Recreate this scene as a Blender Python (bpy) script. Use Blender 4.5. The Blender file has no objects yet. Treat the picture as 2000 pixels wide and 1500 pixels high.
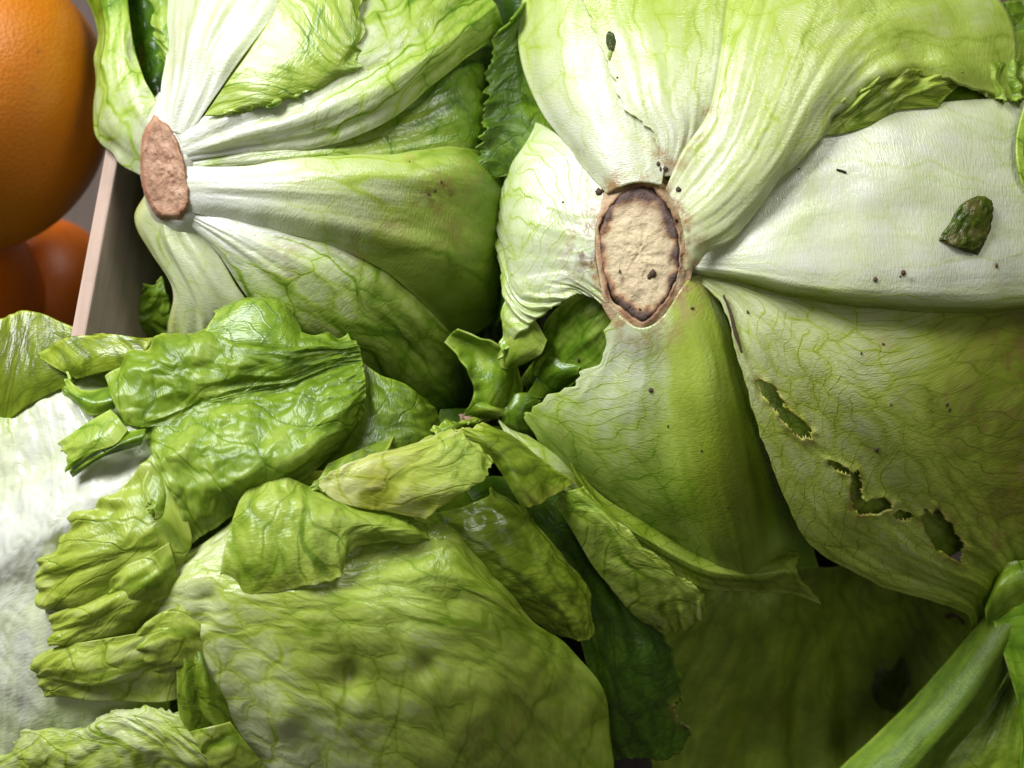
import bpy, math, random
import numpy as np
from mathutils import Vector, Matrix
from mathutils.bvhtree import BVHTree

# ------------------------------------------------------------------ camera, world, lamps
SC = bpy.context.scene
COL = SC.collection
TILT = math.radians(25)            # camera looks down, 25 degrees off the vertical
DIST = 0.42                        # metres from the lens to the middle of the heap
FOV = 0.72                         # picture width / distance
ORG = np.array([0.0, 0.0, 0.115])
RX = np.array([1.0, 0, 0])
UP = np.array([0, math.cos(TILT), math.sin(TILT)])
NV = np.array([0, -math.sin(TILT), math.cos(TILT)])

cam_d = bpy.data.cameras.new('camera')
cam = bpy.data.objects.new('camera', cam_d)
COL.objects.link(cam)
cam.location = Vector(ORG + NV * DIST)
cam.rotation_euler = (TILT, 0, 0)
cam_d.sensor_width = 36.0
cam_d.lens = 36.0 / FOV
cam_d.clip_start = 0.01
cam_d.clip_end = 50
cam_d.dof.use_dof = True
cam_d.dof.focus_distance = DIST - 0.030
cam_d.dof.aperture_fstop = 9.0
SC.camera = cam

world = bpy.data.worlds.new('World')
SC.world = world
world.use_nodes = True
bg = world.node_tree.nodes['Background']
bg.inputs[0].default_value = (1.0, 0.97, 0.92, 1)
bg.inputs[1].default_value = 0.06

def area(name, loc, target, size, energy, colr):
    d = bpy.data.lights.new(name, 'AREA')
    d.shape = 'RECTANGLE'
    d.size, d.size_y = size
    d.energy = energy
    d.color = colr
    o = bpy.data.objects.new(name, d)
    COL.objects.link(o)
    o.location = loc
    o.rotation_euler = (Vector(target) - Vector(loc)).to_track_quat('-Z', 'Y').to_euler()
    return o

area('stall_window_light', (-0.58, 0.46, 0.92), (0, 0, 0.10), (0.58, 0.44), 21.5, (0.96, 0.98, 1.0))
area('overhead_light', (0.40, 0.55, 0.96), (0.02, 0.05, 0.12), (0.32, 0.24), 4.2, (1.0, 0.985, 0.96))
area('front_fill_light', (0.38, -0.36, 1.00), (-0.05, 0.02, 0.12), (0.60, 0.40), 1.2, (1.0, 0.985, 0.96))  # added soft fill from the camera side, brightens the board face

SC.view_settings.view_transform = 'Standard'
SC.view_settings.look = 'None'
SC.view_settings.exposure = 0.0
SC.view_settings.gamma = 1.0
SC.cycles.max_bounces = 5
SC.cycles.diffuse_bounces = 2
SC.cycles.glossy_bounces = 2
SC.cycles.transmission_bounces = 4

# ------------------------------------------------------------------ maths helpers
def to_world(px, py, w):
    """photograph pixel + height w (cm, towards the lens) -> metres"""
    px = np.asarray(px, float); py = np.asarray(py, float); w = np.asarray(w, float) * 0.01
    k = (DIST - w) * FOV / 2000.0
    return (ORG + ((px - 1000) * k)[..., None] * RX + ((750 - py) * k)[..., None] * UP + w[..., None] * NV)

def view_ray(px, py):
    p = to_world(px, py, 0.0)
    c = ORG + NV * DIST
    d = p - c
    return c, d / np.linalg.norm(d)

def on_plane(px, py, z):
    c, d = view_ray(px, py)
    return c + d * ((z - c[2]) / d[2])

_rs = np.random.RandomState(7)
_perm = _rs.permutation(512)
_grad = _rs.normal(size=(512, 3)); _grad /= np.linalg.norm(_grad, axis=1)[:, None]
def noise(x, y, z=0.0):
    x, y, z = np.broadcast_arrays(np.asarray(x, float), np.asarray(y, float), np.asarray(z, float))
    xi, yi, zi = np.floor(x).astype(int), np.floor(y).astype(int), np.floor(z).astype(int)
    fx, fy, fz = x - xi, y - yi, z - zi
    def s(t): return t * t * t * (t * (6 * t - 15) + 10)
    u, v, w = s(fx), s(fy), s(fz)
    def g(i, j, k):
        h = _perm[(_perm[(_perm[(xi + i) & 511] + yi + j) & 511] + zi + k) & 511]
        gr = _grad[h]
        return gr[..., 0] * (fx - i) + gr[..., 1] * (fy - j) + gr[..., 2] * (fz - k)
    def l(a, b, t): return a + (b - a) * t
    return 1.7 * l(l(l(g(0,0,0), g(1,0,0), u), l(g(0,1,0), g(1,1,0), u), v),
                   l(l(g(0,0,1), g(1,0,1), u), l(g(0,1,1), g(1,1,1), u), v), w)

def smooth(a, b, x):
    t = np.clip((x - a) / (b - a), 0, 1)
    return t * t * (3 - 2 * t)

def resample(P, n, axis):
    """Catmull-Rom resampling of a control grid along an axis"""
    P = np.moveaxis(P, axis, 0)
    m = P.shape[0]
    ext = np.concatenate([2 * P[:1] - P[1:2], P, 2 * P[-1:] - P[-2:-1]], 0)
    t = np.linspace(0, m - 1, n)
    i = np.minimum(t.astype(int), m - 2)
    f = (t - i).reshape((-1,) + (1,) * (P.ndim - 1))
    a, b, c, d = ext[i], ext[i + 1], ext[i + 2], ext[i + 3]
    r = 0.5 * (2 * b + (c - a) * f + (2 * a - 5 * b + 4 * c - d) * f ** 2 + (3 * b - a - 3 * c + d) * f ** 3)
    return np.moveaxis(r, 0, axis)

# ------------------------------------------------------------------ materials
def mat_new(name):
    m = bpy.data.materials.new(name)
    m.use_nodes = True
    nt = m.node_tree
    nt.nodes.clear()
    return m, nt

class NB:
    """small node-building helper"""
    def __init__(s, nt): s.nt = nt
    def n(s, typ, **kw):
        nd = s.nt.nodes.new(typ)
        for k, v in kw.items(): setattr(nd, k, v)
        return nd
    def put(s, sock, v):
        if hasattr(v, 'links'): s.nt.links.new(v, sock)
        elif isinstance(v, (tuple, list)) and len(v) == 3 and sock.type == 'RGBA': sock.default_value = (*v, 1)
        else: sock.default_value = v
    def math(s, op, a, b=0.0, c=0.0, clamp=False):
        nd = s.n('ShaderNodeMath', operation=op, use_clamp=clamp)
        s.put(nd.inputs[0], a); s.put(nd.inputs[1], b); s.put(nd.inputs[2], c)
        return nd.outputs[0]
    def noise(s, vec, scale, detail=2.0, rough=0.5, dist=0.0):
        nd = s.n('ShaderNodeTexNoise')
        if vec is not None: s.put(nd.inputs['Vector'], vec)
        nd.inputs['Scale'].default_value = scale; nd.inputs['Detail'].default_value = detail
        nd.inputs['Roughness'].default_value = rough; nd.inputs['Distortion'].default_value = dist
        return nd.outputs['Fac'], nd.outputs['Color']
    def map(s, vec, scale=(1, 1, 1), loc=(0, 0, 0), rot=(0, 0, 0)):
        nd = s.n('ShaderNodeMapping')
        s.put(nd.inputs['Vector'], vec)
        nd.inputs['Scale'].default_value = scale; nd.inputs['Location'].default_value = loc
        nd.inputs['Rotation'].default_value = rot
        return nd.outputs[0]
    def ramp(s, fac, stops, interp='LINEAR'):
        nd = s.n('ShaderNodeValToRGB')
        nd.color_ramp.interpolation = interp
        e = nd.color_ramp.elements
        while len(e) < len(stops): e.new(0.5)
        for el, (p, c) in zip(e, stops):
            el.position = p
            el.color = (*c, 1) if len(c) == 3 else c
        s.put(nd.inputs[0], fac)
        return nd.outputs['Color']
    def range(s, v, a, b, c=0.0, d=1.0, smoothst=False):
        nd = s.n('ShaderNodeMapRange', interpolation_type='SMOOTHSTEP' if smoothst else 'LINEAR')
        s.put(nd.inputs['Value'], v)
        for k, x in zip(('From Min', 'From Max', 'To Min', 'To Max'), (a, b, c, d)): nd.inputs[k].default_value = x
        return nd.outputs[0]
    def mix(s, fac, a, b, blend='MIX'):
        nd = s.n('ShaderNodeMix', data_type='RGBA', blend_type=blend)
        s.put(nd.inputs[0], fac); s.put(nd.inputs[6], a); s.put(nd.inputs[7], b)
        return nd.outputs[2]
    def vadd(s, a, b, op='ADD'):
        nd = s.n('ShaderNodeVectorMath', operation=op)
        s.put(nd.inputs[0], a); s.put(nd.inputs[1], b)
        return nd.outputs[0]
    def vscale(s, a, f):
        nd = s.n('ShaderNodeVectorMath', operation='SCALE')
        s.put(nd.inputs[0], a); nd.inputs['Scale'].default_value = f
        return nd.outputs[0]

def voro_edge(b, vec, scale, rnd=0.85):
    nd = b.n('ShaderNodeTexVoronoi', feature='DISTANCE_TO_EDGE', voronoi_dimensions='2D')
    b.put(nd.inputs['Vector'], vec)
    nd.inputs['Scale'].default_value = scale
    nd.inputs['Randomness'].default_value = rnd
    return nd.outputs['Distance']

def leaf_material(name, vein=1.0, gloss=0.27, bump=1.0, pebble=1.0, transl=0.36, fan=1.0, vw=0.05, mott=1.0, streak=1.0, mainv=0.60, pinn=0.0, quilt=0.0, midline=1.0, coat=0.22):
    """lettuce leaf: pigment (attribute pig: r green, g yellow, b rust, alpha vein strength), veins laid out along the leaf (UV in cm)"""
    m, nt = mat_new(name)
    b = NB(nt)
    uv = b.n('ShaderNodeUVMap', uv_map='UVMap').outputs[0]
    tc = b.n('ShaderNodeTexCoord').outputs['Object']
    at = b.n('ShaderNodeAttribute', attribute_name='pig')
    sep = b.n('ShaderNodeSeparateColor'); b.put(sep.inputs[0], at.outputs['Color'])
    pg, py, pr = sep.outputs
    va = at.outputs['Alpha']
    wn = b.n('ShaderNodeTexNoise', noise_dimensions='2D')
    b.put(wn.inputs['Vector'], uv); wn.inputs['Scale'].default_value = 0.55; wn.inputs['Detail'].default_value = 2.0
    nW = wn.outputs['Fac']
    warp = b.vscale(b.vadd(wn.outputs['Color'], (0.5, 0.5, 0.5), 'SUBTRACT'), 0.9)
    uvw = b.vadd(uv, warp)
    e1 = voro_edge(b, b.map(uvw, (1.0 / fan, 0.13, 0)), 0.75)            # long main veins that fork
    e2 = voro_edge(b, b.map(uvw, (1.0, 0.50, 0), (3.1, 1.7, 0)), 1.5)    # branches
    v1 = b.range(e1, 0.0, vw, 1.0, 0.0, True)
    v2 = b.range(e2, 0.0, 0.050, 1.0, 0.0, True)
    if pinn:
        mv = b.n('ShaderNodeUVMap', uv_map='Midrib').outputs[0]                 # x: cm from the midrib, y: cm from the leaf base
        mw = b.vadd(mv, b.vscale(b.vadd(wn.outputs['Color'], (0.5, 0.5, 0.5), 'SUBTRACT'), 1.3))
        sx = b.n('ShaderNodeSeparateXYZ'); b.put(sx.inputs[0], mw)
        ax = b.math('ABSOLUTE', sx.outputs[0])
        q = b.math('SUBTRACT', sx.outputs[1], b.math('MULTIPLY', b.math('POWER', ax, 0.85), 1.35))
        q = b.math('ADD', b.math('DIVIDE', q, pinn), b.math('MULTIPLY', b.math('SIGN', sx.outputs[0]), 0.21))
        ln = b.math('PINGPONG', q, 0.5)
        tap = b.range(ax, 0.0, 4.0, 0.070, 0.040)
        sec = b.math('SUBTRACT', 1.0, b.math('SMOOTH_MIN', b.math('DIVIDE', ln, tap), 1.0, 0.3), clamp=True)
        midr = b.range(ax, 0.03, 0.13, 1.0, 0.0, True)
        v1 = b.math('MAXIMUM', sec, b.math('MULTIPLY', midr, midline))
    nA, _ = b.noise(tc, 60, 2, 0.5)
    fade = b.range(nA, 0.40, 0.62, 0.05, 1.0)
    vv = b.math('ADD', b.math('MULTIPLY', v1, b.range(nW, 0.35, 0.6, 0.35, 1.0)), b.math('MULTIPLY', v2, b.math('MULTIPLY', fade, 0.6)))
    vv = b.math('MULTIPLY', b.math('MINIMUM', vv, 1.1), va)
    # pigment
    nB, _ = b.noise(tc, 30, 3, 0.55)
    cn = b.n('ShaderNodeTexNoise', noise_dimensions='2D')
    b.put(cn.inputs['Vector'], b.map(uv, (3.0, 0.40, 1))); cn.inputs['Scale'].default_value = 1.0; cn.inputs['Detail'].default_value = 3.0
    nC = cn.outputs['Fac']
    g = b.math('ADD', pg, b.math('MULTIPLY', b.math('SUBTRACT', nB, 0.5), b.range(pg, 0.0, 0.6, 0.12, 0.68)))
    g = b.math('ADD', g, b.math('MULTIPLY', b.math('SUBTRACT', nC, 0.5), b.range(pg, 0.0, 0.3, 0.16 * streak, 0.26 * streak)))
    cell = b.range(e2, 0.0, 0.30, 0.0, 1.0, True)
    e3 = voro_edge(b, b.map(uvw, (1.0, 0.8, 0), (7.3, 4.1, 0)), 3.6)
    cell3 = b.range(e3, 0.0, 0.26, 0.0, 1.0, True)
    g = b.math('ADD', g, b.math('MULTIPLY', b.math('MULTIPLY', b.math('SUBTRACT', 0.80, cell), va), b.range(pg, 0.02, 0.3, 0.02, 0.115 * mott)))
    g = b.math('ADD', g, b.math('MULTIPLY', b.math('MULTIPLY', b.math('SUBTRACT', 0.75, cell3), va), b.range(pg, 0.02, 0.3, 0.01, 0.06 * mott)))
    vtint = b.math('MULTIPLY', b.math('MULTIPLY', vv, b.math('SUBTRACT', 0.90, g)), mainv * vein)
    lowg = b.range(pg, 0.03, 0.16, 0.15, 1.0)
    g = b.math('ADD', g, b.math('MULTIPLY', vtint, lowg), clamp=True)
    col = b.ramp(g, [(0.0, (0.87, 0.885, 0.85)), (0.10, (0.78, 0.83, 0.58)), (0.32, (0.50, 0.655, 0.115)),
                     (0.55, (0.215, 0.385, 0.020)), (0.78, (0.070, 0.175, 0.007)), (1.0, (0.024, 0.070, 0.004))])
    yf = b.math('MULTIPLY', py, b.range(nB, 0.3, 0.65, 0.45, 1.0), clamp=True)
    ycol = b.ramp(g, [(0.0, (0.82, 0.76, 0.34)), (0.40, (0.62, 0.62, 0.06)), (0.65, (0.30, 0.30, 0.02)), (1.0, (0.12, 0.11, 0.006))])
    col = b.mix(yf, col, ycol)
    nR, _ = b.noise(tc, 230, 3, 0.65)
    rf = b.math('MULTIPLY', pr, b.range(nR, 0.42, 0.64, 0.0, 1.0), clamp=True)
    rcol = b.ramp(nA, [(0.3, (0.20, 0.085, 0.025)), (0.5, (0.46, 0.27, 0.10)), (0.7, (0.58, 0.42, 0.22))])
    col = b.mix(rf, col, rcol)
    # fine relief
    pn = b.n('ShaderNodeTexNoise', noise_dimensions='2D')
    b.put(pn.inputs['Vector'], b.map(uv, (7, 20, 1))); pn.inputs['Scale'].default_value = 1.0; pn.inputs['Detail'].default_value = 2.0
    h = b.math('MULTIPLY', vv, 0.22 * vein)
    h = b.math('ADD', h, b.math('MULTIPLY', pn.outputs['Fac'], 0.42 * pebble))
    h = b.math('ADD', h, b.math('MULTIPLY', b.math('ADD', b.math('MULTIPLY', cell, va), b.math('MULTIPLY', cell3, 0.35)), 0.38 * vein))
    h = b.math('ADD', h, b.math('MULTIPLY', nC, 1.5 * streak))
    if quilt: h = b.math('ADD', h, b.math('SUBTRACT', b.math('MULTIPLY', b.math('MULTIPLY', cell, va), quilt), b.math('MULTIPLY', v1, quilt * 0.7)))
    bp = b.n('ShaderNodeBump')
    bp.inputs['Strength'].default_value = 0.7
    bp.inputs['Distance'].default_value = 0.00042 * bump
    b.put(bp.inputs['Height'], h)
    pb = b.n('ShaderNodeBsdfPrincipled')
    b.put(pb.inputs['Base Color'], col)
    rgh = b.math('ADD', b.math('MULTIPLY', nA, 0.16), gloss - 0.08)
    b.put(pb.inputs['Roughness'], rgh)
    pb.inputs['Specular IOR Level'].default_value = 0.55
    pb.inputs['Coat Weight'].default_value = coat
    pb.inputs['Coat Roughness'].default_value = 0.20
    b.put(pb.inputs['Coat Normal'], bp.outputs[0])
    b.put(pb.inputs['Normal'], bp.outputs[0])
    tr = b.n('ShaderNodeBsdfTranslucent')
    b.put(tr.inputs['Color'], b.mix(1.0, col, (1.0, 1.0, 0.50), 'MULTIPLY'))
    ms = b.n('ShaderNodeMixShader')
    ms.inputs[0].default_value = transl
    nt.links.new(pb.outputs[0], ms.inputs[1]); nt.links.new(tr.outputs[0], ms.inputs[2])
    out = b.n('ShaderNodeOutputMaterial')
    nt.links.new(ms.outputs[0], out.inputs[0])
    return m

M = {}
M['leaf'] = leaf_material('lettuce_leaf', pebble=0.7, gloss=0.27, transl=0.38, streak=0.7)
M['rib'] = leaf_material('lettuce_leaf_ribbed', vein=0.35, pebble=1.1, gloss=0.27, mott=0.4, streak=0.42, coat=0.3)
M['dull'] = leaf_material('lettuce_leaf_dull_rib', vein=0.35, pebble=1.0, gloss=0.52, mott=0.5, transl=0.2, coat=0.0)
M['fan'] = leaf_material('lettuce_leaf_fan_veined', vein=0.75, pebble=0.8, fan=0.26, vw=0.085, mott=0.7, pinn=0.50, streak=0.5, mainv=0.62, midline=0.0, coat=0.3)
M['crisp'] = leaf_material('lettuce_leaf_crinkled', vein=1.0, bump=1.3, gloss=0.35, pebble=0.8, mott=0.8, transl=0.42, streak=0.3, mainv=0.40, pinn=1.25, quilt=0.7, coat=0.10)
M['front'] = leaf_material('lettuce_leaf_front', vein=0.9, bump=1.2, gloss=0.29, pebble=0.5, mott=0.7, transl=0.40, streak=0.3, mainv=0.36, pinn=1.75, quilt=0.32, coat=0.35)
M['white'] = leaf_material('lettuce_leaf_white_blistered', vein=0.4, bump=1.2, gloss=0.22, pebble=0.8, mott=0.6, streak=0.4, quilt=0.25, coat=0.4)

def stem_material():
    m, nt = mat_new('cut_stem_tissue')
    b = NB(nt)
    tc = b.n('ShaderNodeTexCoord').outputs['Object']
    at = b.n('ShaderNodeAttribute', attribute_name='pig')
    sep = b.n('ShaderNodeSeparateColor'); b.put(sep.inputs[0], at.outputs['Color'])
    oxi, pink, dark = sep.outputs
    n1, _ = b.noise(tc, 300, 5, 0.65); n2, _ = b.noise(tc, 900, 3, 0.6); n3, _ = b.noise(tc, 140, 3, 0.6, 0.6)
    f = b.math('ADD', oxi, b.math('MULTIPLY', b.math('SUBTRACT', n1, 0.5), 0.75))
    f = b.math('ADD', f, b.math('MULTIPLY', b.math('SUBTRACT', n3, 0.5), 0.35), clamp=True)
    col = b.ramp(f, [(0.0, (0.56, 0.45, 0.27)), (0.35, (0.48, 0.35, 0.19)), (0.55, (0.40, 0.22, 0.10)), (0.8, (0.17, 0.085, 0.045)), (1.0, (0.06, 0.035, 0.025))])
    pcol = b.ramp(n1, [(0.28, (0.15, 0.06, 0.030)), (0.48, (0.33, 0.15, 0.085)), (0.62, (0.46, 0.26, 0.16)), (0.78, (0.54, 0.37, 0.25))])
    col = b.mix(pink, col, pcol)
    dd = b.math('MULTIPLY', dark, b.range(n3, 0.3, 0.6, 0.4, 1.0), clamp=True)
    col = b.mix(dd, col, (0.10, 0.055, 0.04))
    bp = b.n('ShaderNodeBump'); bp.inputs['Strength'].default_value = 0.9; bp.inputs['Distance'].default_value = 0.0007
    b.put(bp.inputs['Height'], b.math('ADD', n1, b.math('MULTIPLY', n2, 0.5)))
    pb = b.n('ShaderNodeBsdfPrincipled')
    b.put(pb.inputs['Base Color'], col); pb.inputs['Roughness'].default_value = 0.62
    b.put(pb.inputs['Normal'], bp.outputs[0])
    out = b.n('ShaderNodeOutputMaterial'); nt.links.new(pb.outputs[0], out.inputs[0])
    return m
M['stem'] = stem_material()

def orange_material(name, c1, c2):
    m, nt = mat_new(name)
    b = NB(nt)
    tc = b.n('ShaderNodeTexCoord').outputs['Object']
    n1, _ = b.noise(tc, 30, 3, 0.6); n2, _ = b.noise(tc, 160, 2, 0.5)
    col = b.mix(b.range(n1, 0.3, 0.7), c1, c2)
    col = b.mix(b.range(n2, 0.68, 0.80, 0.0, 0.55), col, (0.16, 0.06, 0.01))
    vo = b.n('ShaderNodeTexVoronoi', feature='F1'); b.put(vo.inputs['Vector'], tc); vo.inputs['Scale'].default_value = 800
    bp = b.n('ShaderNodeBump'); bp.inputs['Strength'].default_value = 0.35; bp.inputs['Distance'].default_value = 0.00028
    b.put(bp.inputs['Height'], b.math('ADD', vo.outputs['Distance'], b.math('MULTIPLY', n2, 0.35)))
    pb = b.n('ShaderNodeBsdfPrincipled')
    b.put(pb.inputs['Base Color'], col); pb.inputs['Roughness'].default_value = 0.40
    b.put(pb.inputs['Normal'], bp.outputs[0])
    out = b.n('ShaderNodeOutputMaterial'); nt.links.new(pb.outputs[0], out.inputs[0])
    return m
M['orange'] = orange_material('orange_peel', (0.66, 0.215, 0.004), (0.58, 0.165, 0.003))
M['red_orange'] = orange_material('red_orange_peel', (0.80, 0.19, 0.008), (0.72, 0.15, 0.006))

def wood_material(name, c1, c2, rough=0.75):
    m, nt = mat_new(name)
    b = NB(nt)
    tc = b.n('ShaderNodeTexCoord').outputs['Object']
    n1, _ = b.noise(b.map(tc, (220, 9, 220)), 1.0, 4, 0.6, 0.5); n2, _ = b.noise(tc, 60, 3, 0.6)
    col = b.mix(b.range(n1, 0.3, 0.7), c1, c2)
    col = b.mix(b.range(n2, 0.5, 0.8, 0, 0.4), col, tuple(x * 0.55 for x in c1))
    bp = b.n('ShaderNodeBump'); bp.inputs['Strength'].default_value = 0.5; bp.inputs['Distance'].default_value = 0.0006
    b.put(bp.inputs['Height'], n1)
    pb = b.n('ShaderNodeBsdfPrincipled')
    b.put(pb.inputs['Base Color'], col); pb.inputs['Roughness'].default_value = rough
    b.put(pb.inputs['Normal'], bp.outputs[0])
    out = b.n('ShaderNodeOutputMaterial'); nt.links.new(pb.outputs[0], out.inputs[0])
    return m
M['wood'] = wood_material('weathered_crate_wood', (0.22, 0.175, 0.14), (0.31, 0.25, 0.20))
M['cut_wood'] = wood_material('sawn_wood_edge', (0.37, 0.26, 0.20), (0.46, 0.33, 0.26))
M['floor_wood'] = wood_material('crate_floor_wood', (0.045, 0.028, 0.018), (0.07, 0.045, 0.03))  # floor colour darkened to stand in for shadow in the gaps

def plain(name, col, rough=0.6, spec=0.4, var=0.4, scale=300):
    m, nt = mat_new(name)
    b = NB(nt)
    tc = b.n('ShaderNodeTexCoord').outputs['Object']
    n1, _ = b.noise(tc, scale, 4, 0.6)
    c = b.mix(b.range(n1, 0.3, 0.7), tuple(x * (1 - var) for x in col), tuple(min(1, x * (1 + var)) for x in col))
    bp = b.n('ShaderNodeBump'); bp.inputs['Strength'].default_value = 0.6; bp.inputs['Distance'].default_value = 0.0005
    b.put(bp.inputs['Height'], n1)
    pb = b.n('ShaderNodeBsdfPrincipled')
    b.put(pb.inputs['Base Color'], c); pb.inputs['Roughness'].default_value = rough
    pb.inputs['Specular IOR Level'].default_value = spec
    b.put(pb.inputs['Normal'], bp.outputs[0])
    out = b.n('ShaderNodeOutputMaterial'); nt.links.new(pb.outputs[0], out.inputs[0])
    return m
M['soil'] = plain('dry_soil', (0.075, 0.045, 0.025), 0.8)
M['twig'] = plain('dry_brown_stalk', (0.055, 0.028, 0.014), 0.6)
M['pale_twig'] = plain('dry_pale_stalk', (0.42, 0.27, 0.18), 0.7)
M['film'] = plain('blue_plastic_film', (0.02, 0.03, 0.07), 0.3, 0.5, 0.3, 40)

# ------------------------------------------------------------------ object helpers
def link(o, parent=None):
    COL.objects.link(o)
    if parent is not None: o.parent = parent
    return o

def thing(name, label, cat, loc, group=None):
    o = bpy.data.objects.new(name, None)
    o.empty_display_size = 0.02
    o.location = loc
    o['label'] = label; o['category'] = cat
    if group: o['group'] = group
    return link(o)

def tag(o, label, cat, group=None):
    o['label'] = label; o['category'] = cat
    if group: o['group'] = group
    return o

def mesh_obj(name, verts, faces, mat, parent=None, origin=None, smooth_sh=True, pig=None, uv=None, thick=0.0, mid=None):
    """verts in world metres; the object's origin is its parent's place (or origin)"""
    org = np.array(parent.location) if parent is not None else (np.zeros(3) if origin is None else np.asarray(origin, float))
    me = bpy.data.meshes.new(name)
    verts = np.asarray(verts, float)
    me.from_pydata((verts - org).tolist(), [], faces.tolist() if hasattr(faces, 'tolist') else faces)
    me.materials.append(mat)
    if smooth_sh: me.shade_smooth()
    if pig is not None:
        a = me.attributes.new('pig', 'FLOAT_COLOR', 'POINT')
        c = np.ones((len(verts), 4)); c[:, :np.shape(pig)[1]] = pig
        a.data.foreach_set('color', c.ravel())
    if uv is not None:
        lay = me.uv_layers.new(name='UVMap')
        li = np.empty(len(me.loops), int); me.loops.foreach_get('vertex_index', li)
        lay.data.foreach_set('uv', np.asarray(uv, float)[li].ravel())
        lay = me.uv_layers.new(name='Midrib')
        lay.data.foreach_set('uv', np.asarray(uv if mid is None else mid, float)[li].ravel())
    o = bpy.data.objects.new(name, me)
    if parent is None: o.location = Vector(org)
    link(o, parent)
    if thick:
        s = o.modifiers.new('thickness', 'SOLIDIFY')
        s.thickness = thick; s.offset = -1.0
    return o

SURF = []     # (verts, faces) of leaf sheets, for laying crumbs on them

class Dome:
    """gentle dome that the outer leaves of one head follow: height in cm at a pixel"""
    def __init__(s, cx, cy, rx, ry, w, h): s.a = (cx, cy, rx, ry, w, h)
    def __call__(s, x, y):
        cx, cy, rx, ry, w, h = s.a
        r = np.hypot((x - cx) / rx, (y - cy) / ry)
        g = np.where(r < 0.75, np.sqrt(np.clip(1 - r * r, 0.001, 1)), 0.6614 - 1.134 * (r - 0.75))
        return w + h * np.maximum(g, -0.3)
FLAT = lambda x, y: np.zeros_like(np.asarray(x, float))

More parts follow.
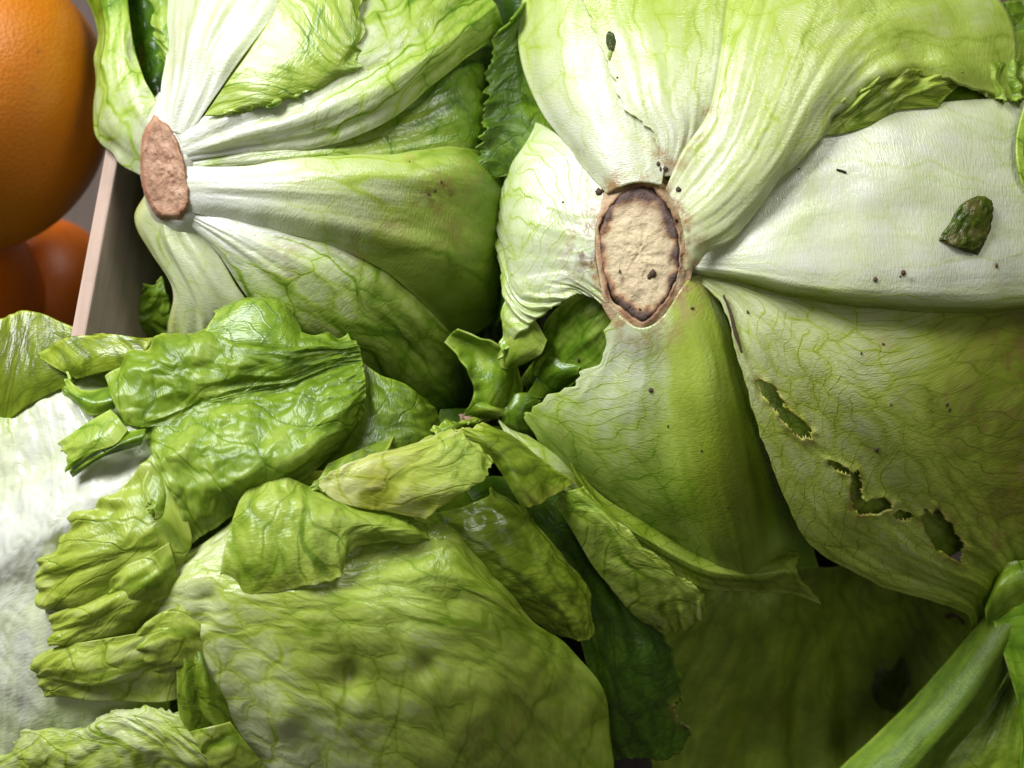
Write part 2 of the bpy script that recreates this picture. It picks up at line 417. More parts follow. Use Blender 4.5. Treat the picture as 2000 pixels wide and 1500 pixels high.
def leaf(parent, dome, rows, name='leaf', mat='leaf', res=(110, 110), g=(0.2, 0.5), yel=0.0, d=0.0,
         fold=0.0, foldf=6.0, blis=0.0, blisf=0.6, ruf=0.0, ruff=9.0, rufe=0.35, teeth=0.0, teethf=16.0, margins='t',
         holes=(), stains=(), thick=0.0007, seed=0, rim_yel=0.0, label=None, gedge=0.0, vcols=None, crum=None, crumf=0.9, base_rust=0.0, dents=(), midv=0.5):
    """one lettuce leaf: a control grid (pixel x, pixel y, cm above the dome, green pigment) base row first, drawn as a sheet
    with folds along its length, blisters, ruffled and toothed margins, holes and thickness"""
    m = len(rows); n = len(rows[0])
    C = np.zeros((m, n, 5))
    for i, r in enumerate(rows):
        assert len(r) == n, (name, i, len(r), n)
        for j, p in enumerate(r):
            C[i, j, 0:2] = p[0:2]
            C[i, j, 2] = d + (p[2] if len(p) > 2 and p[2] is not None else 0.0)
            C[i, j, 3] = p[3] if len(p) > 3 and p[3] is not None else g[0] + (g[1] - g[0]) * (i / (m - 1)) ** 1.7
            C[i, j, 4] = p[4] if len(p) > 4 else yel
    nu, nv = res
    G = resample(resample(C, nu, 0), nv, 1)
    x, y = G[..., 0], G[..., 1]
    w = dome(x, y) + G[..., 2]
    pg = G[..., 3].copy(); pyl = np.clip(G[..., 4], 0, 1)
    u = np.linspace(0, 1, nu)[:, None] * np.ones((1, nv))
    v = np.linspace(0, 1, nv)[None, :] * np.ones((nu, 1))
    P = to_world(x, y, w) * 100.0                    # cm
    # lengths for the vein layout
    wid = np.linalg.norm(np.diff(P, axis=1), axis=2).sum(1)
    length = np.linalg.norm(np.diff(P, axis=0), axis=2).sum(0).mean()
    wm = np.sort(wid)[int(len(wid) * 0.7)]
    UV = np.stack([(v - 0.5) * wm * (0.45 + 0.55 * u) + seed * 3.7, u * length + seed * 1.9], -1)
    MID = np.stack([(v - midv + 0.06 * np.sin(u * 3 + seed)) * wm * (0.45 + 0.55 * u), u * length + seed * 0.31], -1)
    Tu = np.gradient(P, axis=0); Tv = np.gradient(P, axis=1)
    def nrm(a): return a / (np.linalg.norm(a, axis=-1, keepdims=True) + 1e-9)
    N = nrm(np.cross(Tu, Tv))
    camp = (ORG + NV * DIST) * 100
    flip = np.sum(N * (camp - P)) < 0
    if flip: N = -N
    Tu, Tv = nrm(Tu), nrm(Tv)
    s = seed * 11.3
    # margin weights
    E = np.zeros_like(u)
    if 't' in margins: E = np.maximum(E, smooth(1 - rufe, 1, u))
    if 'l' in margins: E = np.maximum(E, smooth(rufe, 0, v) if False else 1 - smooth(0, rufe, v))
    if 'r' in margins: E = np.maximum(E, smooth(1 - rufe, 1, v))
    disp = np.zeros_like(u)
    if fold:
        f1 = noise(v * foldf + 0.5 * noise(u * 2, v * 2, s), u * 1.3, s)
        f2 = noise(v * foldf * 2.3, u * 2.1, s + 5)
        disp += fold * (f1 + 0.28 * f2) * smooth(0.0, 0.25, u + 0.03)
    if blis:
        q = P / blisf
        b1 = noise(q[..., 0], q[..., 1], q[..., 2] + s)
        b2 = noise(q[..., 0] * 2.1, q[..., 1] * 2.1, q[..., 2] * 2.1 + s)
        disp += blis * (b1 + 0.5 * np.abs(b2) - 0.15)
    for (qx, qy, qr, qd) in dents:
        disp -= qd * np.exp(-((x - qx) ** 2 + (y - qy) ** 2) / qr ** 2)
    if crum is None: crum = 0.022 if mat == 'crisp' else 0.0
    if crum:
        ca, cb = UV[..., 0] / crumf, UV[..., 1] / (crumf * 2.4)
        wq = 0.5 * noise(ca * 0.6, cb * 0.6, s + 7)
        r1 = 1 - np.abs(noise(ca + wq, cb + wq, s + 3)) * 1.8
        r2 = 1 - np.abs(noise(ca * 2.3 + wq, cb * 2.3, s + 9)) * 1.8
        disp += crum * (r1 * 1.3 + r2 * 0.55 - 1.0)
    if ruf:
        a = v if ('t' in margins) else u
        if 't' in margins and ('l' in margins or 'r' in margins): a = v + u
        ph = a * ruff + 0.6 * noise(a * ruff * 0.6, u * 2, s)
        disp += ruf * E ** 1.5 * (np.sin(2 * np.pi * ph) * (0.65 + 0.7 * noise(a * ruff * 0.4, 3.1, s)) + 0.6 * noise(a * ruff * 2.2, u * 5, s + 2))
    P = P + N * disp[..., None]
    if teeth:
        def tooth(a):
            k = a * teethf
            t1 = 1 - np.abs(2 * ((k + 0.9 * noise(k * 0.7, 0.3, s)) % 1) - 1)
            t2 = 1 - np.abs(2 * ((k * 2.7 + noise(k, 5.3, s)) % 1) - 1)
            return (t1 ** 1.6 * 0.75 + 0.3 * t2 + 0.9 * noise(k * 0.45, 9.1, s)) - 0.45
        if 't' in margins: P += Tu * (teeth * tooth(v) * smooth(0.86, 1, u))[..., None]
        if 'l' in margins: P -= Tv * (teeth * tooth(u) * (1 - smooth(0, 0.12, v)))[..., None]
        if 'r' in margins: P += Tv * (teeth * tooth(u + 0.37) * smooth(0.88, 1, v))[..., None]
    # fine uneven lie of the whole leaf
    P += N * (0.05 * noise(P[..., 0] * 0.8, P[..., 1] * 0.8, s))[..., None]
    if gedge: pg += gedge * E
    bd = np.minimum(np.minimum(v, 1 - v) * wm, (1 - u) * length)              # cm from the outline
    pg -= 0.16 * (1 - smooth(0.02, 0.12, bd)) * smooth(0.25, 0.5, pg)         # thin pale rim of the blade
    if rim_yel: pyl = np.clip(pyl + rim_yel * E ** 3, 0, 1)
    rust = np.zeros_like(u)
    for (sx, sy, sr, st) in stains:
        rr = np.hypot(x - sx, y - sy) / sr
        rust = np.maximum(rust, st * np.clip(1.15 - rr, 0, 1))
    if base_rust: rust = np.maximum(rust, base_rust * np.clip(1.2 - u / (0.9 / length) * (1 + 0.5 * noise(v * 4, 0.5, s)), 0, 1))
    if holes:
        xf, yf = x.ravel(), y.ravel()
        fv = np.full(x.size, 1e3)
        for (hx, hy, ha, hb, ang) in holes:
            c, si = math.cos(math.radians(ang)), math.sin(math.radians(ang))
            dx, dy = xf - hx, yf - hy
            a = (dx * c + dy * si) / ha; b2 = (-dx * si + dy * c) / hb
            th = np.arctan2(b2, a)
            rad = 1 + 0.28 * noise(np.cos(th) * 1.8 + hx, np.sin(th) * 1.8, s) + 0.12 * noise(np.cos(th) * 5, np.sin(th) * 5, hx)
            fv = np.minimum(fv, np.hypot(a, b2) - rad)

        fg = fv.reshape(x.shape)
        near = np.exp(-np.clip(fg, 0, 9) / 0.30)
        P = P + N * (near * 0.10 * (0.4 + noise(x / 25, y / 25, s)))[..., None]
        rust = np.maximum(rust, 0.75 * np.exp(-np.clip(fg, 0, 9) / 0.16))
        pyl = np.clip(pyl + 0.5 * near, 0, 1)
    V = P.reshape(-1, 3) * 0.01
    idx = np.arange(nu * nv).reshape(nu, nv)
    F = np.stack([idx[:-1, :-1], idx[1:, :-1], idx[1:, 1:], idx[:-1, 1:]], -1).reshape(-1, 4)
    if flip: F = F[:, ::-1]
    vm = np.interp(np.linspace(0, 1, nv), np.linspace(0, 1, n), vcols if vcols is not None else np.ones(n))[None, :] * np.ones((nu, 1))
    pig = np.stack([np.clip(pg, 0, 1), pyl, rust, vm], -1).reshape(-1, 4)
    UV = UV.reshape(-1, 2); MID = MID.reshape(-1, 2)
    if holes:
        inside = fv < 0
        keep = ~inside[F].all(1)
        F = F[keep]
        newV = V.copy(); cnt = np.zeros(len(V)); acc = np.zeros_like(V)
        for a_, b_ in ((0, 1), (1, 2), (2, 3), (3, 0), (1, 0), (2, 1), (3, 2), (0, 3)):
            i, j = F[:, a_], F[:, b_]
            sel = inside[i] & ~inside[j]
            i, j = i[sel], j[sel]
            t = (fv[j] / (fv[j] - fv[i]))[:, None]
            np.add.at(acc, i, V[j] + (V[i] - V[j]) * t); np.add.at(cnt, i, 1)
        has = cnt > 0
        newV[has] = acc[has] / cnt[has][:, None]
        V = newV
        used = np.zeros(len(V), bool); used[F.ravel()] = True
        remap = np.cumsum(used) - 1
        V, pig, UV, MID, F = V[used], pig[used], UV[used], MID[used], remap[F]
    o = mesh_obj(name, V, F, M[mat], parent, pig=pig, uv=UV, thick=thick, mid=MID)
    if label: o['label'] = label
    SURF.append((V, F))
    return o

def heart(parent, cx, cy, w, rx, ry, rw, g=0.8, yel=0.1, seed=0, res=(90, 120)):
    """the closed inner ball of leaves of a head, folded like wrapped leaves"""
    nu, nv = res
    th = np.linspace(0, np.pi, nu)[:, None]; ph = np.linspace(0, 2 * np.pi, nv, endpoint=False)[None, :]
    X, Y, Z = np.sin(th) * np.cos(ph), np.sin(th) * np.sin(ph), np.cos(th) * np.ones_like(ph)
    k = 1 + 0.05 * noise(X * 3, Y * 3, Z * 3 + seed) + 0.035 * np.abs(noise(X * 7, Y * 7, Z * 2 + seed))
    s = DIST * FOV / 2000
    c = to_world(cx, cy, w)
    V = c + (X * k)[..., None] * RX * rx * s + (Y * k)[..., None] * UP * ry * s + (Z * k)[..., None] * NV * rw * 0.01
    V = V.reshape(-1, 3)
    idx = np.arange(nu * nv).reshape(nu, nv)
    nx = np.roll(idx, -1, 1)
    F = np.stack([idx[:-1], idx[1:], nx[1:], nx[:-1]], -1).reshape(-1, 4)
    pig = np.zeros((len(V), 3)); pig[:, 0] = g; pig[:, 1] = yel
    uv = np.stack([(ph * 4 + 0 * th), (th * 5 + 0 * ph)], -1).reshape(-1, 2)
    o = mesh_obj('heart', V, F, M['leaf'], parent, pig=pig, uv=uv)
    return o

# ------------------------------------------------------------------ the crate that holds the heap
def box(name, p0, p1, p2, p3, zb, mat, parent=None, cap=None, lean=(0, 0)):
    """board: its top outline p0..p3 (world points), going down to height zb"""
    top = [np.array(p) for p in (p0, p1, p2, p3)]
    bot = [np.array((p[0] + lean[0], p[1] + lean[1], zb)) for p in top]
    F = [(0, 1, 2, 3), (7, 6, 5, 4), (0, 4, 5, 1), (1, 5, 6, 2), (2, 6, 7, 3), (3, 7, 4, 0)]
    o = mesh_obj(name, top + bot, F, mat, parent, smooth_sh=False)
    be = o.modifiers.new('soft_edge', 'BEVEL'); be.width = 0.0006; be.segments = 2
    if cap is not None:
        o.data.materials.append(cap); o.data.polygons[0].material_index = 1
    return o

fl = box('crate_floor', (-0.55, -0.35, 0), (0.45, -0.35, 0), (0.45, 0.55, 0), (-0.55, 0.55, 0), -0.01, M['floor_wood'])
fl['kind'] = 'structure'
ZW = 0.137
e0 = on_plane(140, 640, ZW); e1 = on_plane(207, 285, ZW)
dv = (e1 - e0) / np.linalg.norm(e1 - e0)
e0, e1 = e0 - dv * 0.006, e1 + dv * 0.03
sd = np.array([dv[1], -dv[0], 0]) * 0.0042
wall = box('wooden_crate_wall', e0, e0 + sd, e1 + sd, e1, 0.0, M['wood'], cap=M['cut_wood'], lean=(0.045, 0))
tag(wall, 'thin grey wooden crate board with pale sawn edge between oranges and lettuces', 'crate board')

def orange(px, py, w, r, mat, label, seed):
    nu, nv = 48, 64
    th = np.linspace(0, np.pi, nu)[:, None]; ph = np.linspace(0, 2 * np.pi, nv, endpoint=False)[None, :]
    X, Y, Z = np.sin(th) * np.cos(ph), np.sin(th) * np.sin(ph), np.cos(th) * np.ones_like(ph)
    k = 1 + 0.018 * noise(X * 1.6 + seed, Y * 1.6, Z * 1.6) - 0.05 * np.exp(-((th / 0.16) ** 2))
    c = to_world(px, py, w)
    V = np.stack([X * k, Y * k, Z * k * 0.95], -1).reshape(-1, 3) * r * 0.01
    R = np.array(Matrix.Rotation(0.9 + seed, 3, 'X') @ Matrix.Rotation(seed * 2.1, 3, 'Z'))
    V = V @ R.T
    V = V + np.outer(V @ UP, UP) * 0.08
    idx = np.arange(nu * nv).reshape(nu, nv); nx = np.roll(idx, -1, 1)
    F = np.stack([idx[:-1], idx[1:], nx[1:], nx[:-1]], -1).reshape(-1, 4)
    t = thing('orange', label, 'orange', Vector(c), 'oranges beside the crate board')
    mesh_obj('peel', V + c, F, mat, t)
    # navel button at the stalk end
    a = np.linspace(0, 2 * np.pi, 10, endpoint=False)
    ring = np.stack([np.cos(a) * 0.0028, np.sin(a) * 0.0028, np.full(10, r * 0.01 * 0.905)], -1)
    bv = np.vstack([ring, [[0, 0, r * 0.01 * 0.93]]]) @ R.T + c
    mesh_obj('stalk_button', bv, [(i, (i + 1) % 10, 10) for i in range(10)], M['twig'], t)
    return t
orange(-72, 196, -3.6, 4.58, M['orange'], 'large shiny orange beside the pale edge of the crate board', 0.3)
orange(-118, 590, -8.4, 3.6, M['red_orange'], 'reddish orange below the large one, partly behind lettuce leaf', 1.7)
orange(88, 585, -12.0, 2.9, M['red_orange'], 'dim brownish orange wedged low between crate board and other oranges', 2.9)

# folded dark plastic film under the lettuce by the board
leaf_film_rows = [[(255, 470), (290, 470), (330, 480)], [(250, 520), (290, 515), (340, 520)], [(250, 580), (290, 570), (340, 570)]]

# ------------------------------------------------------------------ heads of lettuce
DA = Dome(1480, 560, 620, 660, -1.5, 5.5)
DB = Dome(620, 330, 480, 520, -2.6, 5.0)
DC = Dome(520, 1150, 700, 620, -0.6, 5.0)

def base_of(px, py, w):
    p = to_world(px, py, w); p[2] = 0.0
    return Vector(p)

HA = thing('lettuce_head', 'pale lettuce head whose tan cut stem has a dark brown scorched rim', 'lettuce', base_of(1480, 560, -3), 'heap of lettuce heads')
HB = thing('lettuce_head', 'lettuce head beside the crate board with pinkish brown stem seen from the side', 'lettuce', base_of(620, 330, -3), 'heap of lettuce heads')
HC = thing('lettuce_head', 'lettuce head with wilted green folded leaves and a broad white outer rib', 'lettuce', base_of(520, 1150, -3), 'heap of lettuce heads')
HD = thing('lettuce_head', 'shaded lettuce head lying low with thick green rib crossing a dark hollow', 'lettuce', base_of(1700, 1400, -6), 'heap of lettuce heads')

heart(HA, 1500, 540, -5.5, 500, 520, 8.0, 0.75, 0.1, 1)
heart(HB, 620, 300, -7.2, 370, 420, 8.1, 0.9, 0.1, 2)
heart(HC, 520, 1190, -3.2, 560, 480, 5.8, 0.75, 0.3, 3)
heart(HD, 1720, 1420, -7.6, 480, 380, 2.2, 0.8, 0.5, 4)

# ---- head with the scorched stem
SA = [(1310, 320, 55, 0.75), (1290, 300, 40, 0.8), (1340, 290, 30, 0.5), (1390, 220, 28, 0.8), (1360, 270, 30, 0.5), (1180, 400, 40, 0.3), (1345, 480, 40, 0.4),
      (1130, 300, 30, 0.35), (1250, 650, 60, 0.5), (1380, 520, 25, 0.5)]
leaf(HA, DA, [[(1190, 372, .0), (1168, 425, .06), (1162, 490, .08), (1170, 550, .06), (1186, 598, .0)],
              [(1150, 320, -.25), (1112, 400, -.1), (1100, 480, 0), (1112, 540, -.1), (1140, 572, -.3)],
              [(1110, 280, -.3), (1055, 365, 0), (1045, 465, .1), (1060, 550, 0), (1100, 585, -.1)],
              [(1060, 245, -.6), (1010, 340, -.1), (1003, 460, 0), (1015, 565, 0), (1055, 620, 0)],
              [(1035, 240, -1.0), (985, 350, -.5), (980, 460, -.4), (993, 560, -.2), (1015, 650, 0)],
              [(1010, 250, -1.6), (972, 350, -1.2), (968, 460, -1.1), (985, 590, -.5), (972, 702, -.2)]],
     mat='fan', g=(.08, .28), d=-.05, fold=.05, foldf=9, teeth=.08, teethf=6, margins='tr', ruf=.10, seed=1, base_rust=.95, stains=SA, res=(130, 130), gedge=.05)
# small folded flap at its tip
leaf(HA, DA, [[(1035, 610, -.3), (1052, 635, -.3), (1068, 665, -.35)],
              [(1012, 640, -.05), (1035, 668, -.1), (1058, 690, -.3)],
              [(985, 672, -.2), (1008, 695, -.1), (1040, 702, -.4)],
              [(968, 705, -.7), (985, 720, -.5), (1020, 712, -.6)]], g=(.40, .44), yel=.2, d=-.1, seed=2, res=(50, 50), thick=.0005)
leaf(HA, DA, [[(1184, 378, -.1), (1206, 366, .08), (1236, 356, .12), (1264, 356, .1), (1292, 362, .0)],
              [(1118, 300, -.5), (1160, 290, .1), (1210, 285, .2), (1262, 278, .15), (1305, 275, .1)],
              [(1058, 222, -.4), (1115, 205, .25), (1180, 200, .4), (1250, 200, .3), (1320, 200, .2)],
              [(1020, 130, -.4), (1085, 110, .3), (1160, 100, .5), (1240, 100, .35), (1330, 100, .2)],
              [(1013, 30, -.5), (1080, 10, .2), (1160, 0, .4), (1240, 0, .3), (1330, 0, .2)],
              [(1045, -80, -1.2), (1100, -90, .1), (1160, -90, .3), (1240, -90, .2), (1330, -90, .1)]],
     mat='rib', g=(.06, .30), yel=.12, d=.15, fold=.06, foldf=5, seed=3, base_rust=.95, stains=SA, res=(120, 110))
leaf(HA, DA, [[(1283, 345, -.2), (1298, 345, -.2), (1312, 345, -.2), (1325, 350, -.2)],
              [(1275, 262, .12), (1305, 262, .15), (1338, 262, .1), (1372, 262, -.1)],
              [(1222, 205, .28), (1275, 200, .32), (1335, 200, .25), (1398, 195, 0)],
              [(1190, 120, .38), (1260, 110, .42), (1335, 105, .3), (1415, 100, .0)],
              [(1150, 25, .38), (1230, 10, .42), (1335, 0, .3), (1428, 0, .0)],
              [(1120, -90, .3), (1230, -90, .3), (1335, -90, .2), (1435, -90, .0)]],
     mat='rib', g=(.06, .34), yel=.12, d=.32, fold=.05, foldf=6, teeth=.16, teethf=9, margins='l', seed=4, base_rust=.95, stains=SA, res=(150, 90))
leaf(HA, DA, [[(1300, 368, .0), (1318, 400, .08), (1332, 440, .1), (1338, 480, .08), (1336, 525, -.05)],
              [(1332, 300, .0), (1366, 340, .15), (1402, 388, .2), (1428, 430, .1), (1445, 455, -.4)],
              [(1388, 215, .1), (1425, 250, .45), (1475, 290, .5), (1520, 325, .4), (1553, 330, -.2)],
              [(1408, 110, .15), (1462, 130, .6), (1532, 160, .65), (1595, 195, .5), (1640, 222, -.1)],
              [(1421, 0, .2), (1492, 20, .6), (1582, 40, .65), (1680, 90, .5), (1735, 150, .1)],
              [(1430, -90, .2), (1525, -80, .5), (1660, -60, .6), (1790, 40, .4), (1850, 155, .1)],
              [(1440, -190, .0), (1600, -190, .3), (1800, -130, .4), (1970, 30, .2), (1990, 192, -.1)]],
     mat='rib', g=(.12, .40), yel=.20, d=.45, fold=.10, foldf=9, seed=5, base_rust=.95, stains=SA, res=(170, 130), margins='r', teeth=.22, ruf=.14, ruff=5, rufe=.3, teethf=7)
# curled green margin under the ribbed leaf
leaf(HA, DA, [[(1560, 300, .0), (1600, 268, .0), (1640, 262, .0), (1700, 245, 0), (1760, 215, 0), (1830, 210, 0)],
              [(1590, 250, .15), (1640, 225, .2), (1690, 205, .3), (1745, 190, .25), (1790, 180, .25), (1860, 180, .2)],
              [(1640, 205, .3), (1680, 175, .4), (1730, 150, .4), (1790, 140, .4), (1850, 140, .4), (1900, 150, .3)]],
     mat='crisp', g=(.44, .28), yel=.30, d=.12, ruf=.34, ruff=4, rufe=.95, margins='t', seed=6, res=(70, 140), teeth=.12, thick=.0005)
leaf(HA, DA, [[(1900, 60, .3), (1940, 90, .3), (1990, 60, .3), (2060, 60, .3)],
              [(1890, 120, .3), (1950, 140, .45), (2000, 130, .4), (2070, 130, .3)],
              [(1910, 180, .0), (1960, 200, .2), (2010, 190, .3), (2080, 190, .2)]],
     mat='crisp', g=(.5, .38), yel=.2, d=.0, ruf=.3, ruff=4, rufe=.9, seed=7, res=(60, 80), teeth=.1)
leaf(HA, DA, [[(2010, 180, .9), (2040, 180, 1.0), (2080, 180, .9)], [(1988, 260, .8), (2030, 260, 1.0), (2080, 260, .9)],
              [(1990, 330, .8), (2030, 340, 1.0), (2080, 340, .9)], [(2010, 400, .6), (2040, 400, .8), (2080, 400, .8)]],
     g=(.45, .42), yel=.2, d=0, seed=8, res=(40, 40))
# broad white leaf with a greenish thick lower edge
WR = [[(1330, 500, -.5), (1332, 505, -.45), (1334, 510, -.45), (1335, 515, -.45), (1336, 522, -.45), (1337, 530, -.6)],
              [(1450, 400, -.3), (1458, 440, -.1), (1466, 485, .1), (1474, 525, .2), (1478, 545, .1), (1480, 560, -.4)],
              [(1550, 290, -.2), (1570, 370, .1), (1590, 450, .3), (1612, 540, .5), (1620, 575, .4), (1622, 594, -.3)],
              [(1660, 230, -.2), (1690, 320, .2), (1720, 430, .4), (1750, 540, .65), (1760, 588, .5), (1762, 608, -.3)],
              [(1800, 205, -.1), (1840, 310, .3), (1860, 430, .5), (1880, 545, .7), (1890, 592, .55), (1892, 612, -.3)],
              [(1960, 190, -.1), (2000, 310, .3), (2010, 430, .5), (2020, 540, .7), (2030, 588, .55), (2032, 608, -.3)],
              [(2120, 180, -.4), (2140, 310, .1), (2150, 430, .3), (2160, 540, .5), (2170, 580, .4), (2170, 600, -.4)]]
WR = [[p + ((.02 + .10 * i / 6, .05) if j < 3 else ((.06, .08), (.20, .2), (.34, .3))[j - 3]) if i else p for j, p in enumerate(r)] for i, r in enumerate(WR)]
leaf(HA, DA, WR,
     label='broad white leaf with thick lower edge', mat='rib', g=(.02, .13), yel=.05, d=.12, fold=.05, foldf=5, seed=9, res=(150, 130),
     stains=[(1710, 545, 9, 1), (1765, 532, 7, 1), (1780, 548, 9, .8), (1945, 518, 8, 1), (1880, 430, 50, .0)])
# lower right leaf, torn
leaf(HA, DA, [[(1340, 530, -.6), (1348, 530, -.6), (1356, 530, -.6), (1370, 530, -.6), (1400, 535, -.6)],
              [(1412, 592, -.1), (1445, 592, -.1), (1490, 586, -.1), (1545, 580, -.3), (1600, 570, -.5)],
              [(1440, 690, .1), (1500, 686, .1), (1575, 670, .15), (1670, 640, .1), (1800, 570, -.4)],
              [(1470, 798, .1), (1545, 780, .0), (1640, 755, .2), (1765, 715, .25), (1985, 575, -.3, .55, .8)],
              [(1515, 925, .0), (1605, 895, -.05), (1720, 860, .2), (1860, 805, .3, .45, .6), (2120, 650, .0, .68, 1)],  # right columns: olive pigment, darkened for the side turned from the light
              [(1580, 1060, -.1), (1670, 1015, -.05), (1780, 970, .15), (1910, 920, .3, .5, .7), (2140, 830, .1, .68, 1)],
              [(1720, 1142, -.2), (1780, 1100, .0), (1860, 1060, .1), (1960, 1010, .2, .5, .7), (2090, 990, .2, .62, 1)],
              [(1880, 1195, -.3), (1905, 1160, -.1), (1940, 1110, .0), (1990, 1080, .1), (2090, 1080, .1)],
              [(1905, 1260, -.9), (1925, 1210, -.5), (1960, 1160, -.4), (2010, 1130, -.3), (2090, 1130, -.3)]],
     mat='fan', g=(.16, .50), yel=.34, d=-.05, fold=.09, foldf=8, seed=10, res=(210, 190), teeth=.06, margins='l', teethf=10,
     holes=[(1508, 775, 44, 15, 52), (1552, 828, 42, 17, 42), (1640, 913, 28, 8, 25), (1672, 955, 13, 36, 0), (1706, 988, 42, 15, -5), (1764, 1008, 24, 9, 10), (1842, 1045, 62, 26, 55)],
     label='torn pale leaf with a row of holes', stains=[(1940, 800, 140, .5), (1990, 700, 140, .5), (1990, 950, 120, .5), (1720, 680, 40, .35), (1850, 800, 60, .4), (1700, 880, 9, 1), (1960, 1060, 40, .7), (1860, 640, 60, .35)])  # specks are real; broad right-side patches also paint in its shade
leaf(HA, DA, [[(1400, 560, -1.0), (1500, 580, -.9), (1640, 590, -.9), (1800, 600, -.9)],
              [(1470, 760, -.7), (1580, 730, -.6), (1740, 700, -.6), (1950, 660, -.6)],
              [(1530, 930, -.8), (1660, 870, -.6), (1820, 820, -.5), (2020, 760, -.5)],
              [(1640, 1070, -.9), (1750, 990, -.6), (1890, 940, -.5), (2060, 900, -.5)],
              [(1780, 1150, -1.2), (1850, 1090, -.9), (1960, 1040, -.8), (2080, 1020, -.8)]],
     mat='fan', g=(.36, .5), yel=.2, d=.15, seed=17, res=(70, 70), fold=.08)
leaf(HA, DA, [[(1540, 330, -.3), (1650, 280, -.3), (1800, 240, -.3), (1960, 220, -.3), (2100, 220, -.4)],
              [(1620, 220, -.3), (1720, 170, -.2), (1830, 130, -.2), (1960, 100, -.2), (2100, 90, -.3)],
              [(1700, 100, -.5), (1800, 60, -.4), (1900, 20, -.3), (1980, 0, -.3), (2100, -20, -.4)]],
     mat='crisp', g=(.58, .66), yel=.2, d=-.15, seed=18, res=(50, 80), fold=.12, foldf=9)
# bottom leaf with the green rib
leaf(HA, DA, [[(1192, 600, -.1), (1215, 622, .05), (1243, 640, .08, .1), (1272, 636, .1, .15, .2), (1300, 612, .1, .22, .25), (1325, 572, .05, .28, .3), (1345, 545, -.2, .3, .3), (1374, 530, -.8)],
              [(1165, 700, -.25), (1195, 708, -.2), (1240, 718, -.15), (1285, 715, -.1, .25, .1), (1325, 702, .15, .4, .4), (1368, 680, .2, .5, .45), (1400, 650, -.1, .5, .4), (1418, 620, -.8)],
              [(1112, 752, -.3), (1155, 772, -.2), (1222, 790, -.15), (1288, 802, -.15, .3, .1), (1340, 800, .2, .45, .45), (1390, 782, .3, .52, .5), (1428, 755, -.1, .55, .4), (1455, 715, -1.0)],
              [(1050, 795, -.5), (1110, 838, -.3), (1200, 878, -.25), (1300, 898, -.2, .35, .1), (1362, 900, .2, .48, .45), (1415, 885, .25, .55, .5), (1458, 850, -.3, .6, .4), (1490, 810, -1.2)],
              [(1048, 845, -.7), (1120, 900, -.6), (1220, 955, -.45), (1325, 990, -.25, .45, .1), (1392, 995, .15, .52, .4), (1445, 978, .1, .58, .45), (1490, 945, -.6, .65, .4), (1535, 930, -1.5)],
              [(1100, 920, -1.2), (1165, 975, -1.1), (1260, 1025, -.9), (1365, 1065, -.5, .5, .2), (1425, 1078, -.1, .55, .4), (1470, 1082, -.2, .6, .4), (1520, 1055, -1.0), (1580, 1040, -1.8)],
              [(1150, 980, -2.0), (1210, 1040, -2.0), (1300, 1100, -1.8), (1390, 1130, -1.2), (1440, 1140, -.9), (1480, 1150, -.9), (1530, 1120, -1.6), (1600, 1110, -2.4)]],
     mat='fan', g=(.13, .50), midv=.62, d=.05, seed=11, res=(150, 180), teeth=.42, teethf=5, margins='l', fold=.04, foldf=12, base_rust=.95, stains=SA + [(1270, 762, 7, 1)], vcols=[1, 1, 1, .6, .1, .0, .1, .3])
# bluish green piece under the veined leaf
leaf(HA, DA, [[(1180, 560, -.6), (1188, 605, -.7), (1200, 645, -.8)],
              [(1120, 578, -.5), (1130, 640, -.5), (1180, 705, -.7)],
              [(1070, 620, -.6), (1085, 690, -.6), (1140, 735, -.7)],
              [(1040, 680, -1.0), (1050, 735, -.9), (1100, 765, -1.0)]], g=(.42, .62), d=-.3, seed=13, res=(70, 70), ruf=.15, ruff=3, fold=.06)
leaf(HA, DA, [[(1150, 700, -1.0), (1120, 700, -1.0), (1085, 680, -1.0), (1060, 660, -1.1)],
              [(1130, 725, -.8), (1095, 725, -.7), (1070, 712, -.8), (1050, 690, -1.2)],
              [(1140, 752, -1.1), (1085, 752, -1.1), (1050, 745, -1.2), (1020, 735, -1.4)],
              [(1110, 775, -1.6), (1080, 790, -1.7), (1040, 770, -1.7), (1020, 755, -1.8)]], g=(.5, .66), d=-.1, seed=14, res=(60, 60), ruf=.15, ruff=3, teeth=.15)
# frilled dark green margins in the gap between the two upper heads
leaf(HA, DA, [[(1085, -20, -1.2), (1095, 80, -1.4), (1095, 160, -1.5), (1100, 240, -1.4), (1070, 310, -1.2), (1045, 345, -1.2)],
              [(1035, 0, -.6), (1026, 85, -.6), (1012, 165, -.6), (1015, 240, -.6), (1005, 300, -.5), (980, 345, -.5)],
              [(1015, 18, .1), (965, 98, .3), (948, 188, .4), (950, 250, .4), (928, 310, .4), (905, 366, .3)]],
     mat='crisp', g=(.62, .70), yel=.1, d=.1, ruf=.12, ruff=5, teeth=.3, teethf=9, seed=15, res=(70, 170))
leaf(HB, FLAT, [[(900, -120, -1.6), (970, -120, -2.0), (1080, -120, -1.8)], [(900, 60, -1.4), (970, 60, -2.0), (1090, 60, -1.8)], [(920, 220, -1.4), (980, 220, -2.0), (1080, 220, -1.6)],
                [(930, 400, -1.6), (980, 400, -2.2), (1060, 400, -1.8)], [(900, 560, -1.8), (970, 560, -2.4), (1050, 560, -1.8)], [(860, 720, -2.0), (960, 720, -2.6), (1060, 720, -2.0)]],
     g=(.85, .85), d=0, seed=38, res=(70, 40), fold=.1)
